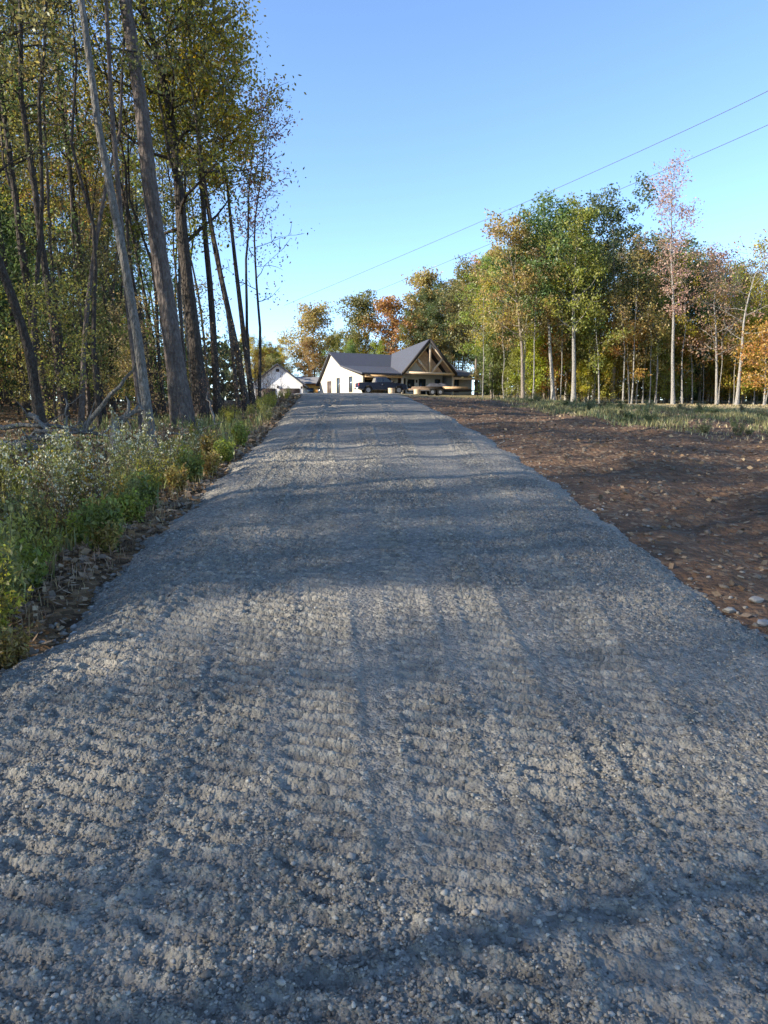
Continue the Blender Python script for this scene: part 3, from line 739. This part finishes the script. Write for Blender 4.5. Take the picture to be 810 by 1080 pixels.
px_tree('hardwood_tree', 'slim dark trunk with gold and olive leaves in the upper left woods', 'tree', 506,
        [(262, 436), (248, 360), (232, 290), (216, 210), (205, 120), (198, 40)], 23, 0.112, BARK_D, (.30,.23,.04), extra_top=(0,.2,3.5), crown_lo=.5, spread=2.88, nbr=26, nleaf=8250, lsize=0.111, sig=0.28, up=.6, sub=7)
px_tree('hardwood_tree', 'slim grey trunk carrying the outermost leafy crown against the blue sky', 'tree', 507,
        [(268, 430), (256, 350), (244, 250), (236, 170), (236, 100), (244, 55)], 25, 0.112, BARK_D, (.36,.27,.09), crown_lo=.62, spread=1.35, nbr=26, nleaf=5156, lsize=0.111, sig=0.26, up=.5, sub=7)
px_tree('hardwood_tree', 'thin trunk with pinkish leaves, second from the right in the left woods', 'tree', 508,
        [(264, 433), (262, 380), (257, 300), (256, 220), (260, 150), (270, 100)], 26, 0.073, BARK_D, (.34,.2,.15), crown_lo=.55, spread=1.3, nbr=22, nleaf=1787, lsize=0.096, sig=0.31, up=.6, sub=7)
px_tree('hardwood_tree', 'forked thin trunk with few leaves, rightmost of the left woods', 'tree', 509,
        [(273, 428), (275, 350), (268, 270), (268, 235), (276, 170), (285, 110)], 26, 0.065, BARK_D, (.16,.09,.07), crown_lo=.35, spread=1.5, nbr=20, nleaf=756, lsize=0.089, sig=0.31, up=.5, sub=5)
px_tree('hardwood_tree', 'twin thin trunk close against the slim dark trunk near the garage', 'tree', 510,
        [(253, 434), (243, 350), (234, 290), (222, 230), (214, 180), (204, 100)], 21, 0.060, BARK_D, (.10,.10,.03), crown_lo=.55, spread=1.76, nbr=16, nleaf=2406, lsize=0.096, sig=0.25, up=.7, extra_top=(-.3,0,2), sub=7)
px_tree('hardwood_tree', 'dark leaning trunk second from the left edge of the photo', 'tree', 511,
        [(52, 440), (40, 370), (28, 300), (18, 240), (8, 160), (-2, 80)], 21, 0.120, BARK_D, GREEN, extra_top=UP, crown_lo=.4, spread=2.88, nbr=26, nleaf=6187, lsize=0.111, sig=0.28, up=.5, sub=7)
px_tree('hardwood_tree', 'dark straight trunk with many bare side twigs in the upper left corner', 'tree', 512,
        [(68, 432), (58, 350), (44, 250), (38, 180), (28, 100), (27, 0)], 20, 0.120, BARK_D, GREEN, extra_top=(-.3,0,6), crown_lo=.45, spread=2.72, nbr=34, nleaf=3781, lsize=0.096, sig=0.31, up=.3, sub=6)
px_tree('hardwood_tree', 'thin dark trunk at the left edge of the photo', 'tree', 513,
        [(30, 438), (16, 350), (2, 260), (-10, 160)], 22, 0.095, BARK_D, OLIVE, extra_top=UP, crown_lo=.4, spread=2.56, nbr=22, nleaf=5156, lsize=0.111, sig=0.28, up=.5, sub=7)
px_tree('hardwood_tree', 'dark trunk between the pale mottled trunk and the leaning dead log', 'tree', 514,
        [(108, 435), (98, 370), (92, 320), (80, 240), (70, 120), (62, 20)], 26, 0.129, BARK_D, (.11,.10,.025), extra_top=UP, crown_lo=.35, spread=3.20, nbr=30, nleaf=8250, lsize=0.118, sig=0.31, up=.5, sub=7)
px_tree('hardwood_tree', 'narrow pale trunk in the gap between the big pine and the forked trunk', 'tree', 515,
        [(206, 436), (200, 380), (196, 330), (190, 250), (184, 150)], 28, 0.077, BARK_T, YGREEN, extra_top=UP, crown_lo=.3, spread=2.72, nbr=26, nleaf=5500, lsize=0.118, sig=0.31, up=.5, sub=7)

# forest filler: beyond, beside and (out of frame) left of the camera: it shades the drive
random.seed(42)
pts = []
def far_enough(x, y, d):
    return all((x-a)**2+(y-b)**2 > d*d for a, b in pts)
tries = 0
while len(pts) < 88 and tries < 6000:
    tries += 1
    y = random.uniform(-17, 58); x = -random.uniform(5.5, 46)
    lim = -(6.6+max(0, y-18)*.22+max(0, 10-y)*.45+max(0, y-42)*.6)
    if x > lim or not far_enough(x, y, 2.4): continue
    if 262 < 405+780*x/max(y, 1) < 340: continue
    pts.append((x, y))
for _ in range(900):
    if len(pts) > 112: break
    y = random.uniform(-17, 7); x = -random.uniform(11, 40)
    if far_enough(x, y, 2.2): pts.append((x, y))
for x, y in pts:
    px = 405+780*x/max(y, .5)
    col = random.choices([OLIVE, GREEN, DGREEN, YGREEN, OCHRE], [5, 2, 1, 4, 3])[0]
    put(FOR, x, y, random.uniform(12.5, 18), 19, col, 'leafed tree deep in the left-hand woods', 'trees in the left woods', 1.0, (0, random.uniform(-.12, 0)))
for i in range(70):
    y = random.uniform(38, 74); px = random.uniform(-260, 250); x = (px-405)/780*y*.99
    if x > -18-(y-38)*.1: continue
    put(BROAD+FOR, x, y, random.uniform(8, 18), 19, random.choices([YGREEN, OLIVE, YELL, GREEN, OCHRE], [4, 4, 2, 2, 2])[0], 'leafed tree far back through the left-hand woods', 'far trees of the left woods', 1.1)
for i in range(60):
    y = random.uniform(15.5, 44); px = random.uniform(-20, 262); x = (px-405)/780*y
    if x > -(5.2+max(0, y-15)*.15): continue
    put(POLE, x, y, random.uniform(11, 17), 16, random.choices([OLIVE, OCHRE, ORNG, YGREEN], [3, 2, 1.5, 2])[0], 'slender straight tree among the left-hand woods', 'slender trees in the left woods', 1.0, (0, random.uniform(-.10, .02)))
for i in range(62):
    y = random.uniform(19, 58); x = -random.uniform(8, 46)
    if x > -(8+max(0, y-18)*.22) : continue
    put(UNDERL, x, y, random.uniform(4, 9), 7, random.choices([YGREEN, OLIVE, YELL, GREEN, OCHRE, DGREEN], [3, 4, 2, 3, 1, 3])[0], 'understory tree in the shade of the left-hand woods', 'understory trees in the left woods', .9)
for i in range(34):
    y = random.uniform(14.5, 36); x = -(5.6+max(0, y-18)*.17)-random.random()*6
    put(SAP, x, y, random.uniform(2, 5.5), 5.5, random.choice([YGREEN, OLIVE, GREEN, OCHRE]), 'sapling among the trunks of the left-hand woods', 'saplings in the left woods', 1.0)
for i in range(40):
    y = random.uniform(15, 44); x = float(rcx(y)-rhw(y))-.9-random.random()*3.5
    put(BARE, x, y, random.uniform(.9, 2.4), 4.5, RUST, 'bare twiggy sapling along the left side of the drive', 'bare saplings by the drive', .9)

# the wood closing the view far behind the trees, one mass
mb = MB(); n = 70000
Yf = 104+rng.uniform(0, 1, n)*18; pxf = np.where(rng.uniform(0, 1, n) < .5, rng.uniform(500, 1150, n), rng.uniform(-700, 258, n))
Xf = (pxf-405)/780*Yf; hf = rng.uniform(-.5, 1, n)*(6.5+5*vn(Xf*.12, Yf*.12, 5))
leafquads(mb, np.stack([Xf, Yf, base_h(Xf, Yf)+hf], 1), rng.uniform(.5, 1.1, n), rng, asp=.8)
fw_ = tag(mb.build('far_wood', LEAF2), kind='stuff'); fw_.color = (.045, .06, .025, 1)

# dead wood
def limb(name, label, pts, r, seed, twigs=5, m=DEADWOOD):
    g = np.random.default_rng(seed); P = np.array(pts, float); n = 9; t = np.linspace(0, 1, n); L = np.linspace(0, 1, len(P))
    Q = np.stack([np.interp(t, L, P[:, i]) for i in range(3)], 1)+g.normal(size=(n, 3))*.03; mb = MB()
    V, Fq = tube(Q, r*(1-.65*t), 8); mb.add(V, Fq); Ltot = np.linalg.norm(P[-1]-P[0])
    for k in range(twigs):
        i = g.integers(2, n); d = (Q[-1]-Q[0])/Ltot+g.normal(size=3)*.55; d[2] = abs(d[2]); d /= np.linalg.norm(d); l = Ltot*g.uniform(.15, .35)
        S = np.array([Q[i], Q[i]+d*l*.5+g.normal(size=3)*.05, Q[i]+d*l+g.normal(size=3)*.1]); V, Fq = tube(S, np.array([r*.4, r*.25, .006]), 5); mb.add(V, Fq)
    loc = P[0]; return tag(mb.build(name, m, smooth=True, loc=loc), label, 'dead branch')
def gp(px, Y, up=0.05): x = at(px, 440, Y)[0]; return (x, Y, gz(x, Y)+up)
limb('dead_log', 'long dead log leaning up against the pale mottled trunk', [gp(84, 15), tuple(at(118, 415, 14.6)), tuple(at(149, 383, 14.2))], .06, 1, 1)
limb('fallen_branch', 'thick grey fallen branch lying at the left edge behind the weeds', [gp(-30, 12, .45), gp(20, 11.8, .4), gp(62, 12.2, .25)], .10, 2, 5)
limb('fallen_branch', 'slender forked fallen branch reaching right across the brush pile', [gp(20, 12.6, .3), gp(60, 12.4, .45), gp(100, 12.6, .5)], .05, 3, 6)
limb('fallen_branch', 'curved grey limb propped upward left of the pale mottled trunk', [gp(118, 12.2), tuple(at(122, 445, 12.2)), tuple(at(134, 437, 12.3)), tuple(at(148, 432, 12.4))], .09, 4, 5)
limb('fallen_branch', 'broken branch slanting down to the brush pile from the upper left', [tuple(at(33, 437, 13)), tuple(at(48, 452, 12.6)), gp(70, 12.2, .15)], .05, 5, 3)
limb('fallen_branch', 'long bare branch lying low along the back of the brush pile', [gp(-10, 13.2, .45), gp(50, 13, .5), gp(128, 13.4, .25)], .05, 11, 7)
limb('fallen_branch', 'crooked branch crossing over the thick grey branch at the left edge', [gp(5, 12.3, .1), gp(40, 12.1, .6), gp(72, 12.2, .35)], .04, 12, 6)
limb('fallen_branch', 'thin grey branch sticking up from the middle of the brush pile', [gp(62, 12.6, .1), tuple(at(70, 440, 12.6)), tuple(at(66, 418, 12.6))], .025, 13, 4)
limb('fallen_branch', 'small twiggy branch on the leaf litter in front of the big pine', [gp(170, 15.5), gp(200, 15.2, .15), gp(228, 15, .1)], .03, 6, 6)
limb('fallen_branch', 'pale leaning stick among the saplings right of the big pine', [gp(228, 18), tuple(at(222, 428, 18.2)), tuple(at(219, 410, 18.4))], .035, 7, 1)
limb('fallen_stick', 'thin tan stick lying in the weeds by the left gravel edge', [tuple(at(40, 592, 6.2)), tuple(at(55, 598, 6.1)), tuple(at(70, 612, 6.0))], .010, 8, 1)

# ------------------------------------------------------------------ house
TH = R(28); HO = np.array([-2.5, 90.0]); HZ = 4.58
ux, uy = math.cos(TH), math.sin(TH)
def hw(u, v, z): return (HO[0]+ux*u-uy*v, HO[1]+uy*u+ux*v, HZ+z)
house = thing('house', 'white one-storey farmhouse with dark metal roof and timber-trussed front gable', 'house', (HO[0], HO[1], HZ), rz=TH)
def hp(name, m, fn, parent=None):
    mb = MB(); fn(mb); return mb.build(name, m, parent or house)
EV = 2.45
# closed wall body (a pad below reaches into the ground)
def walls(mb):
    mb.prism([(0.0, 5.85, -1), (0, 5.85, 3.45), (0, 9.3, 5.25), (0, 13.2, 1.65), (0, 13.2, -1)], (17.0, 0, 0))
hp('wall', WHITE, walls)
def endwing(mb):     # the end wall carried forward to the porch corner
    mb.prism([(0.0, .15, -1), (0, .15, 2.1), (0, 5.85, 3.40), (0, 5.85, -1)], (.22, 0, 0))
hp('wing_wall', WHITE, endwing)
def roofm(mb):
    mb.slab([(-.35, 5.8, 3.72), (7.1, 5.85, 3.72), (8.9, 9.3, 5.6), (-.35, 9.3, 5.6)], .16)
    mb.slab([(-.35, 9.302, 5.6), (17.3, 9.302, 5.6), (17.3, 13.75, 1.55), (-.35, 13.75, 1.55)], .16)
    mb.slab([(8.9, 9.3, 5.597), (11.5, 5.85, 3.72), (17.3, 5.85, 3.72), (17.3, 9.3, 5.597)], .16)
hp('roof', ROOF, roofm)
def porchroof(mb):
    mb.slab([(-.35, -.4, 2.50), (5.3, -.4, 2.50), (6.9, 5.79, 3.71), (-.35, 5.79, 3.71)], .2)
    mb.slab([(12.75, -.4, 2.50), (17.6, -.4, 2.50), (17.6, 5.84, 3.71), (12.75, 5.84, 3.71)], .2)
hp('porch_roof', ROOF, porchroof)
A = (9.0, -.55, 6.85); Cc = (8.95, 9.3, 5.72)
def gab(mb):
    mb.slab([A, Cc, (6.94, 5.85, 3.80), (5.0, -.55, 2.62)], .28)
    mb.slab([A, (13.12, -.55, 2.62), (13.0, 5.85, 3.4), Cc], .28)
hp('gable_roof', ROOF, gab)
def lining(mb):
    mb.slab([(9.0, -.5, 6.50), (9.0, 1.05, 6.45), (5.4, 1.05, 2.62), (5.4, -.5, 2.62)], .05)
    mb.slab([(9.04, -.5, 6.50), (12.72, -.5, 2.62), (12.72, 1.05, 2.62), (9.04, 1.05, 6.45)], .05)
hp('soffit', SOFFIT, lining)
def frame(mb):
    mb.beam((5.15, -.62, 2.55), (9.0, -.62, 6.7), .16, .34); mb.beam((12.98, -.62, 2.55), (9.0, -.62, 6.7), .16, .34)
hp('gable_trim', TRIM_D, frame)
def truss():
    for a, b, w in (((5.5, -.45, 2.62), (12.7, -.45, 2.62), .30), ((9.06, -.45, 2.65), (9.06, -.45, 6.25), .26),
                    ((8.7, -.44, 2.8), (7.1, -.44, 4.55), .22), ((9.4, -.44, 2.8), (11.0, -.44, 4.55), .22),
                    ((5.5, -.43, 2.65), (9.06, -.43, 6.38), .24), ((12.62, -.43, 2.65), (9.06, -.43, 6.38), .24)):
        m = MB(); m.beam(a, b, w); m.build('truss_beam', WOOD_L, house)
truss()
hp('gable_wall', SOFFIT, lambda mb: mb.prism([(6.2, 1.1, 2.9), (11.95, 1.1, 2.9), (9.06, 1.1, 5.9)], (0, .12, 0)))
hp('gable_panel', WHITE, lambda mb: mb.prism([(5.75, -.1, 2.78), (8.4, -.1, 2.78), (7.1, -.1, 4.1)], (0, .1, 0)))
hp('front_wall', WHITE2, lambda mb: mb.box((5.3, 2.6, -1), (12.9, 2.8, 3.0)))
hp('porch_wall', WOOD, lambda mb: mb.box((.3, 4.6, -1), (5.2, 4.8, 2.9)))
hp('porch_beam', WOOD, lambda mb: mb.box((.24, -.2, 1.98), (5.3, .05, 2.28)))
hp('side_panel', WHITE, lambda mb: mb.box((13.6, 1.2, -1), (16.6, 5.8, 2.5)))
hp('porch_beam', WOOD_L, lambda mb: mb.box((12.9, -.2, 2.0), (17.3, .05, 2.28)))
for u in (5.35, 12.75, 17.1):
    hp('porch_post', WOOD_L, lambda mb: mb.box((u-.13, -.2, -1), (u+.13, .06, 2.0 if u > 13 or u < 5.4 else 2.45)))
def window(u0, u1, z0, z1, v, door=False, face='front'):
    def pl(mb, a0, a1, b0, b1, d0, d1):
        if face == 'front': mb.box((a0, v-d1, b0), (a1, v-d0, b1))
        else: mb.box((v-d1, a0, b0), (v-d0, a1, b1))
    fr = MB(); t = .09
    pl(fr, u0, u0+t, z0, z1, 0, .06); pl(fr, u1-t, u1, z0, z1, 0, .06); pl(fr, u0+t, u1-t, z1-t, z1, 0, .06); pl(fr, u0+t, u1-t, z0, z0+t, 0, .06)
    if not door and u1-u0 > .9: pl(fr, (u0+u1)/2-.03, (u0+u1)/2+.03, z0+t, z1-t, 0, .05)
    f = fr.build('door' if door else 'window', TRIM_D if not door else DOORB, house)
    g = MB(); pl(g, u0+t, u1-t, z0+t, z1-t, -.02, .02); g.build('door_panel' if door else 'pane', DOORB if door else GLASS, f)
window(6.2, 7.3, -.1, 2.1, 2.6, True)
window(7.6, 8.6, .5, 2.0, 2.6); window(9.3, 10.3, .1, 2.1, 2.6); window(11.7, 12.5, .3, 2.1, 2.6); window(13.75, 14.5, .4, 2.1, 1.2)
window(1.2, 3.4, .7, 1.9, 4.6)
window(9.4, 10.6, -.1, 1.9, 0, True, 'side'); window(6.7, 7.6, .1, 2.2, 0, False, 'side'); window(3.0, 3.9, .3, 2.2, 0, False, 'side')
hp('porch_lamp', TRIM_D, lambda mb: mb.box((8.85, 2.45, 1.6), (9.0, 2.598, 1.95)))
hp('porch_slab', m_noisy('concrete', (.38,.36,.33), .15, 4), lambda mb: mb.box((-.1, -.6, -1.1), (17.4, 5.84, -.02)))

# orange timber building joining house and garage
ob_loc = at(333, 417, 112); obz = gz(ob_loc[0], 112)
orange = thing('timber_shed', 'low orange timber building with grey roof between the garage and the house', 'shed', (ob_loc[0], 112, obz), rz=R(6))
sx = 2.6
MB().box((-sx, 0, -.8), (sx, 4, 1.95+(at(333, 402, 112)[2]-obz-1.95)*.75)).build('wall', ORANGE, orange)
zt = at(333, 404, 112)[2]-obz; zr = at(333, 400, 112)[2]-obz
MB().slab([(-sx-.4, -.4, zt), (sx+.4, -.4, zt), (sx+.4, 2.2, zr+.45), (-sx-.4, 2.2, zr+.45)], .14).slab([(-sx-.4, 2.201, zr+.45), (sx+.4, 2.201, zr+.45), (sx+.4, 4.5, zt), (-sx-.4, 4.5, zt)], .14).build('roof', STEEL if False else m_noisy('grey_roof', (.22,.21,.20), .15, 3), orange)
for u in (-1.6, .3):
    w = MB().box((u, -.05, .5), (u+1.3, -.001, zt-.75)).build('window', TRIM_D, orange); MB().box((u+.08, -.07, .58), (u+1.22, -.052, zt-.83)).build('pane', GLASS, w)

# ------------------------------------------------------------------ garage
GY = 100.0
gl_, gr_ = at(264, 404, GY), at(320, 407, GY); apx = at(292, 384, GY)
gx0, gx1 = at(267, 410, GY)[0], at(319, 410, GY)[0]; gcx = (gx0+gx1)/2; gb = gz(gcx, GY)
garage = thing('garage', 'white gabled two-door garage half hidden behind the left trees at the crest', 'garage', (gcx, GY, gb), rz=R(2))
hwid = (gx1-gx0)/2; ze = at(292, 405, GY)[2]-gb; za = apx[2]-gb; zd = at(292, 410, GY)[2]-gb
MB().prism([(-hwid, 0, -.8), (hwid, 0, -.8), (hwid, 0, ze), (0, 0, za-.15), (-hwid, 0, ze)], (0, 9, 0)).build('wall', WHITE2, garage)
ro = MB(); e = .35; sl = (za-ze)/hwid
ro.slab([(-hwid-e, -.45, ze-sl*e+.12), (0, -.45, za+.1), (0, 9.4, za+.1), (-hwid-e, 9.4, ze-sl*e+.12)], .16)
ro.slab([(.001, -.45, za+.1), (hwid+e, -.45, ze-sl*e+.12), (hwid+e, 9.4, ze-sl*e+.12), (.001, 9.4, za+.1)], .16)
ro.build('roof', ROOF, garage)
for a, b in ((-hwid+.35, -.3), (.3, hwid-.35)):
    d = MB().box((a, -.06, -.3), (b, -.002, zd)).build('garage_door', DOORB, garage)
    for k in range(3): MB().box((a+.05, -.075, .25+k*.62), (b-.05, -.062, .29+k*.62)).build('panel_seam', TRIM_D, d)
MB().box((-.1, -.16, zd+.08), (.1, -.002, zd+.42)).build('wall_lamp', TRIM_D, garage)
MB().box((hwid-.25, -.16, zd+.02), (hwid-.08, -.002, zd+.32)).build('wall_lamp', TRIM_D, garage)
MB().box((-.22, -.05, za-1.0), (.22, -.002, za-.62)).build('gable_vent', TRIM_D, garage)

# ------------------------------------------------------------------ pickup truck
def pickup(loc, rz):
    root = thing('pickup_truck', 'dark blue crew-cab pickup truck parked in front of the house porch', 'truck', loc, rz=rz)
    L = 5.6; hwd = .96
    prof_ = [(-2.8, .55), (-2.8, 1.18), (-.95, 1.22), (-.9, 1.25), (1.25, 1.22), (2.55, 1.10), (2.78, .95), (2.8, .5)]
    def arch(cx):
        return [(cx+.48*math.cos(a), .40+.50*math.sin(a)) for a in np.linspace(0, math.pi, 9)]
    low = [(2.45, .42)]+arch(1.85)+[(1.3, .42), (-1.15, .42)]+arch(-1.72)+[(-2.3, .46)]
    b = MB(); b.prism([(x, -hwd, z) for x, z in prof_+low], (0, 2*hwd, 0)); body = b.build('body', CARP, root)
    m = body.modifiers.new('bevel', 'BEVEL'); m.width = .05; m.segments = 2; m.limit_method = 'ANGLE'
    c = MB(); bot = [(-.92, 1.2), (1.32, 1.2)]; top = [(-.72, 1.83), (.42, 1.84)]
    V = [(x, s*(hwd-.03), z) for s in (-1, 1) for x, z in bot]+[(x, s*(hwd-.2), z) for s in (-1, 1) for x, z in top]
    c.add(V, [(0,1,5,4),(2,6,7,3),(0,4,6,2),(1,3,7,5),(4,5,7,6)]); cab = c.build('cab', CARP, root)
    def gq(name, P): g = MB().add(P, [(0,1,2,3)]); g.build(name, GLASS2, cab)
    for s in (-1, 1):
        def pt(x, z): k = (z-1.2)/.63; return (x, s*(hwd-.03-.17*k+.006), z)
        gq('side_window', [pt(-.78, 1.27), pt(.02, 1.27), pt(-.03, 1.76), pt(-.66, 1.76)]); gq('side_window', [pt(.1, 1.27), pt(1.12, 1.27), pt(.42, 1.76), pt(.07, 1.76)])
    gq('windshield', [(1.27, -.83, 1.26), (1.27, .83, 1.26), (.51, .72, 1.79), (.51, -.72, 1.79)]); gq('rear_window', [(-.905, -.8, 1.28), (-.905, .8, 1.28), (-.765, .7, 1.76), (-.765, -.7, 1.76)])
    for cx in (-1.72, 1.85):
        for s in (-1, 1):
            w = MB().cyl((cx, s*(hwd-.24), .38), (cx, s*(hwd+.0), .38), .39, 28).build('wheel', TYRE, root)
            MB().cyl((cx, s*(hwd-.02), .38), (cx, s*(hwd+.015), .38), .24, 20).build('rim', RIM, w)
    for s in (-1, 1):
        MB().box((-2.83, s*.86-.09, .8), (-2.79, s*.86+.09, 1.14)).build('tail_light', REDL, root)
        MB().box((2.74, s*.74-.17, .74), (2.81, s*.74+.17, .94)).build('headlight', CLEARL, root)
        MB().box((1.0, s*1.02-.1, 1.22), (1.12, s*1.02+.1, 1.42)).build('side_mirror', STEEL, root)
        MB().box((-.15, s*(hwd+.01)-.012, 1.0), (.03, s*(hwd+.01)+.012, 1.04)).build('door_handle', CHROME, root)
    MB().box((-2.98, -.88, .48), (-2.82, .88, .66)).build('rear_bumper', CHROME, root)
    MB().box((2.81, -.9, .45), (2.93, .9, .66)).build('front_bumper', CHROME, root)
    MB().box((2.79, -.5, .7), (2.83, .5, .95)).build('grille', STEEL, root)
    MB().box((-2.6, -.78, 1.19), (-1.05, .78, 1.235)).build('bed_cover', TARP, root)
    return root
tx = at(402, 412, 86)[0]
pickup((tx, 86.0, gz(tx, 86)+.06), R(14))

# flatbed trailer with a covered load, timber crates
trx = at(463, 411, 86.5)[0]
tr = thing('flatbed_trailer', 'low dark flatbed trailer loaded with building material in front of the gable porch', 'trailer', (trx, 86.5, gz(trx, 86.5)), rz=R(3))
MB().box((-3.6, -1.1, .62), (3.6, 1.1, .76)).build('deck', PLANK, tr)
MB().box((-3.6, -1.14, .48), (3.6, -1.0, .62)).box((-3.6, 1.0, .48), (3.6, 1.14, .62)).beam((3.6, 0, .55), (5.0, 0, .5), .12).beam((3.6, -.9, .55), (4.9, 0, .55), .1).beam((3.6, .9, .55), (4.9, 0, .55), .1).build('chassis', STEEL, tr)
for cx in (-.9, 0):
    for s in (-1, 1):
        w = MB().cyl((cx, s*1.16, .36), (cx, s*1.36, .36), .36, 24).build('wheel', TYRE, tr); MB().cyl((cx, s*1.17, .36), (cx, s*1.375, .36), .19, 16).build('rim', RIM, w)
for cx in (-.45,): 
    for s in (-1, 1): MB().box((cx-.95, s*1.25-.14, .76), (cx+.95, s*1.25+.14, .80)).build('fender', STEEL, tr)
MB().cyl((4.5, .12, .0), (4.5, .12, .6), .04, 10).build('jack', STEEL, tr)
g = np.random.default_rng(3)
for k, (x0, x1, zz, mm, lab) in enumerate(((-3.1, .1, .30, PLANK, 'stack of dark boards on the left half of the flatbed trailer'), (.4, 3.2, .24, WOOD, 'stack of tan boards on the right half of the flatbed trailer'))):
    mb = MB(); zc = gz(trx, 86.5)+.77
    for r_ in range(int(zz/.08)):
        for c_ in range(6):
            e = g.uniform(-.15, .15); mb.box((trx+x0+e, 86.5-.9+c_*.29, zc+r_*.08), (trx+x1+e, 86.5-.9+c_*.29+.26, zc+r_*.08+.07))
    tag(mb.build('lumber_stack', mm, loc=(trx+(x0+x1)/2, 86.5, zc)), lab, 'lumber')
mb = MB(); nx_, ny_ = 26, 12; uu, vv = np.meshgrid(np.linspace(-1, 1, nx_), np.linspace(-1, 1, ny_))
hh = .42*(1-uu**4)*(1-vv**4)*(.6+.6*vn(uu*3+5, vv*2+5, 4)); zc = gz(trx, 86.5)+1.02
V = np.stack([trx-.2+uu*1.3, 86.5+vv*.8, zc+hh-.03], -1).reshape(-1, 3); i = np.arange(ny_-1)[:, None]*nx_; j = np.arange(nx_-1)[None]
tag(mb.add(V, np.stack([i+j, i+j+1, i+nx_+j+1, i+nx_+j], -1).reshape(-1, 4)).build('tarp', TARP, smooth=True), 'dark crumpled tarp over the middle of the trailer load', 'tarp')
def crate(px, Y, w, h, label, m=WOOD_L):
    x = at(px, 412, Y)[0]; z = gz(x, Y)+.05; t = thing('wooden_crate', label, 'crate', (x, Y, z), rz=R(20))
    for k in range(4):
        zz = k*h/4; MB().box((-w/2, -w/2, zz), (w/2, -w/2+.03, zz+h/4-.03)).box((-w/2, w/2-.03, zz), (w/2, w/2, zz+h/4-.03)).box((-w/2, -w/2+.031, zz), (-w/2+.03, w/2-.031, zz+h/4-.03)).box((w/2-.03, -w/2+.031, zz), (w/2, w/2-.031, zz+h/4-.03)).build('side_board', m, t)
    MB().box((-w/2-.03, -w/2-.03, h), (w/2+.03, w/2+.03, h+.03)).build('lid', m, t)
crate(413, 83.5, .6, .6, 'pale wooden crate on the drive just in front of the truck hood')
crate(440, 84.5, .6, .5, 'smaller pale crate beside the left end of the flatbed trailer')

# ------------------------------------------------------------------ overhead cables
def cable(label, p0, p1, p2, sag, r):
    pts = [np.array(p0), np.array(p1), np.array(p2)]; t = np.linspace(0, 1, 60); P = []
    for k in t:
        P.append(pts[0]*(1-k)*(1-2*k)*1.0+pts[1]*4*k*(1-k)+pts[2]*k*(2*k-1))
    V, Fq = tube(np.array(P), np.full(60, r), 6)
    return tag(MB().add(V, Fq).build('power_line', CABLE, loc=P[0]), label, 'cable')
cable('upper of the two overhead power lines crossing the sky', at(860, 68, 62), at(600, 193, 90), at(300, 322, 150), 0, .03)
cable('lower of the two overhead power lines, passing behind the tall pink treetop', at(860, 108, 66), at(620, 214, 92), at(360, 322, 150), 0, .03)

# ------------------------------------------------------------------ light and sky
SUNV = Vector((-.95, -.30, 0)).normalized(); EL = R(23)
d = Vector((SUNV.x*math.cos(EL), SUNV.y*math.cos(EL), math.sin(EL)))
sun = bpy.data.lights.new('sun', 'SUN'); sun.energy = 4.0; sun.angle = R(.5); sun.color = (1, .90, .75)
so = bpy.data.objects.new('sun', sun); COL.objects.link(so); so.rotation_euler = d.to_track_quat('Z', 'Y').to_euler()
w = bpy.data.worlds.new('World'); sc.world = w; w.use_nodes = True; nt = w.node_tree
sky = nt.nodes.new('ShaderNodeTexSky'); sky.sky_type = 'NISHITA'; sky.sun_disc = False; sky.sun_elevation = EL
sky.sun_rotation = math.atan2(d.x, d.y); sky.air_density = .7; sky.dust_density = 0; sky.ozone_density = 2.9
bg = nt.nodes['Background']; nt.links.new(sky.outputs[0], bg.inputs[0]); bg.inputs[1].default_value = .125
vs = sc.view_settings; vs.view_transform = 'Standard'; vs.look = 'None'; vs.gamma = 1; vs.exposure = 1.72; vs.use_curve_mapping = False
sc.cycles.max_bounces = 6; sc.cycles.diffuse_bounces = 3; sc.cycles.transmission_bounces = 3; sc.cycles.glossy_bounces = 2
# clean up: internal flags, and any prototype that was never placed
for o in list(bpy.data.objects):
    if '_used' in o: del o['_used']
for o in [o for o in bpy.data.objects if o.parent is None and o.location.z < -400]:
    for c in list(o.children): bpy.data.objects.remove(c)
    bpy.data.objects.remove(o)
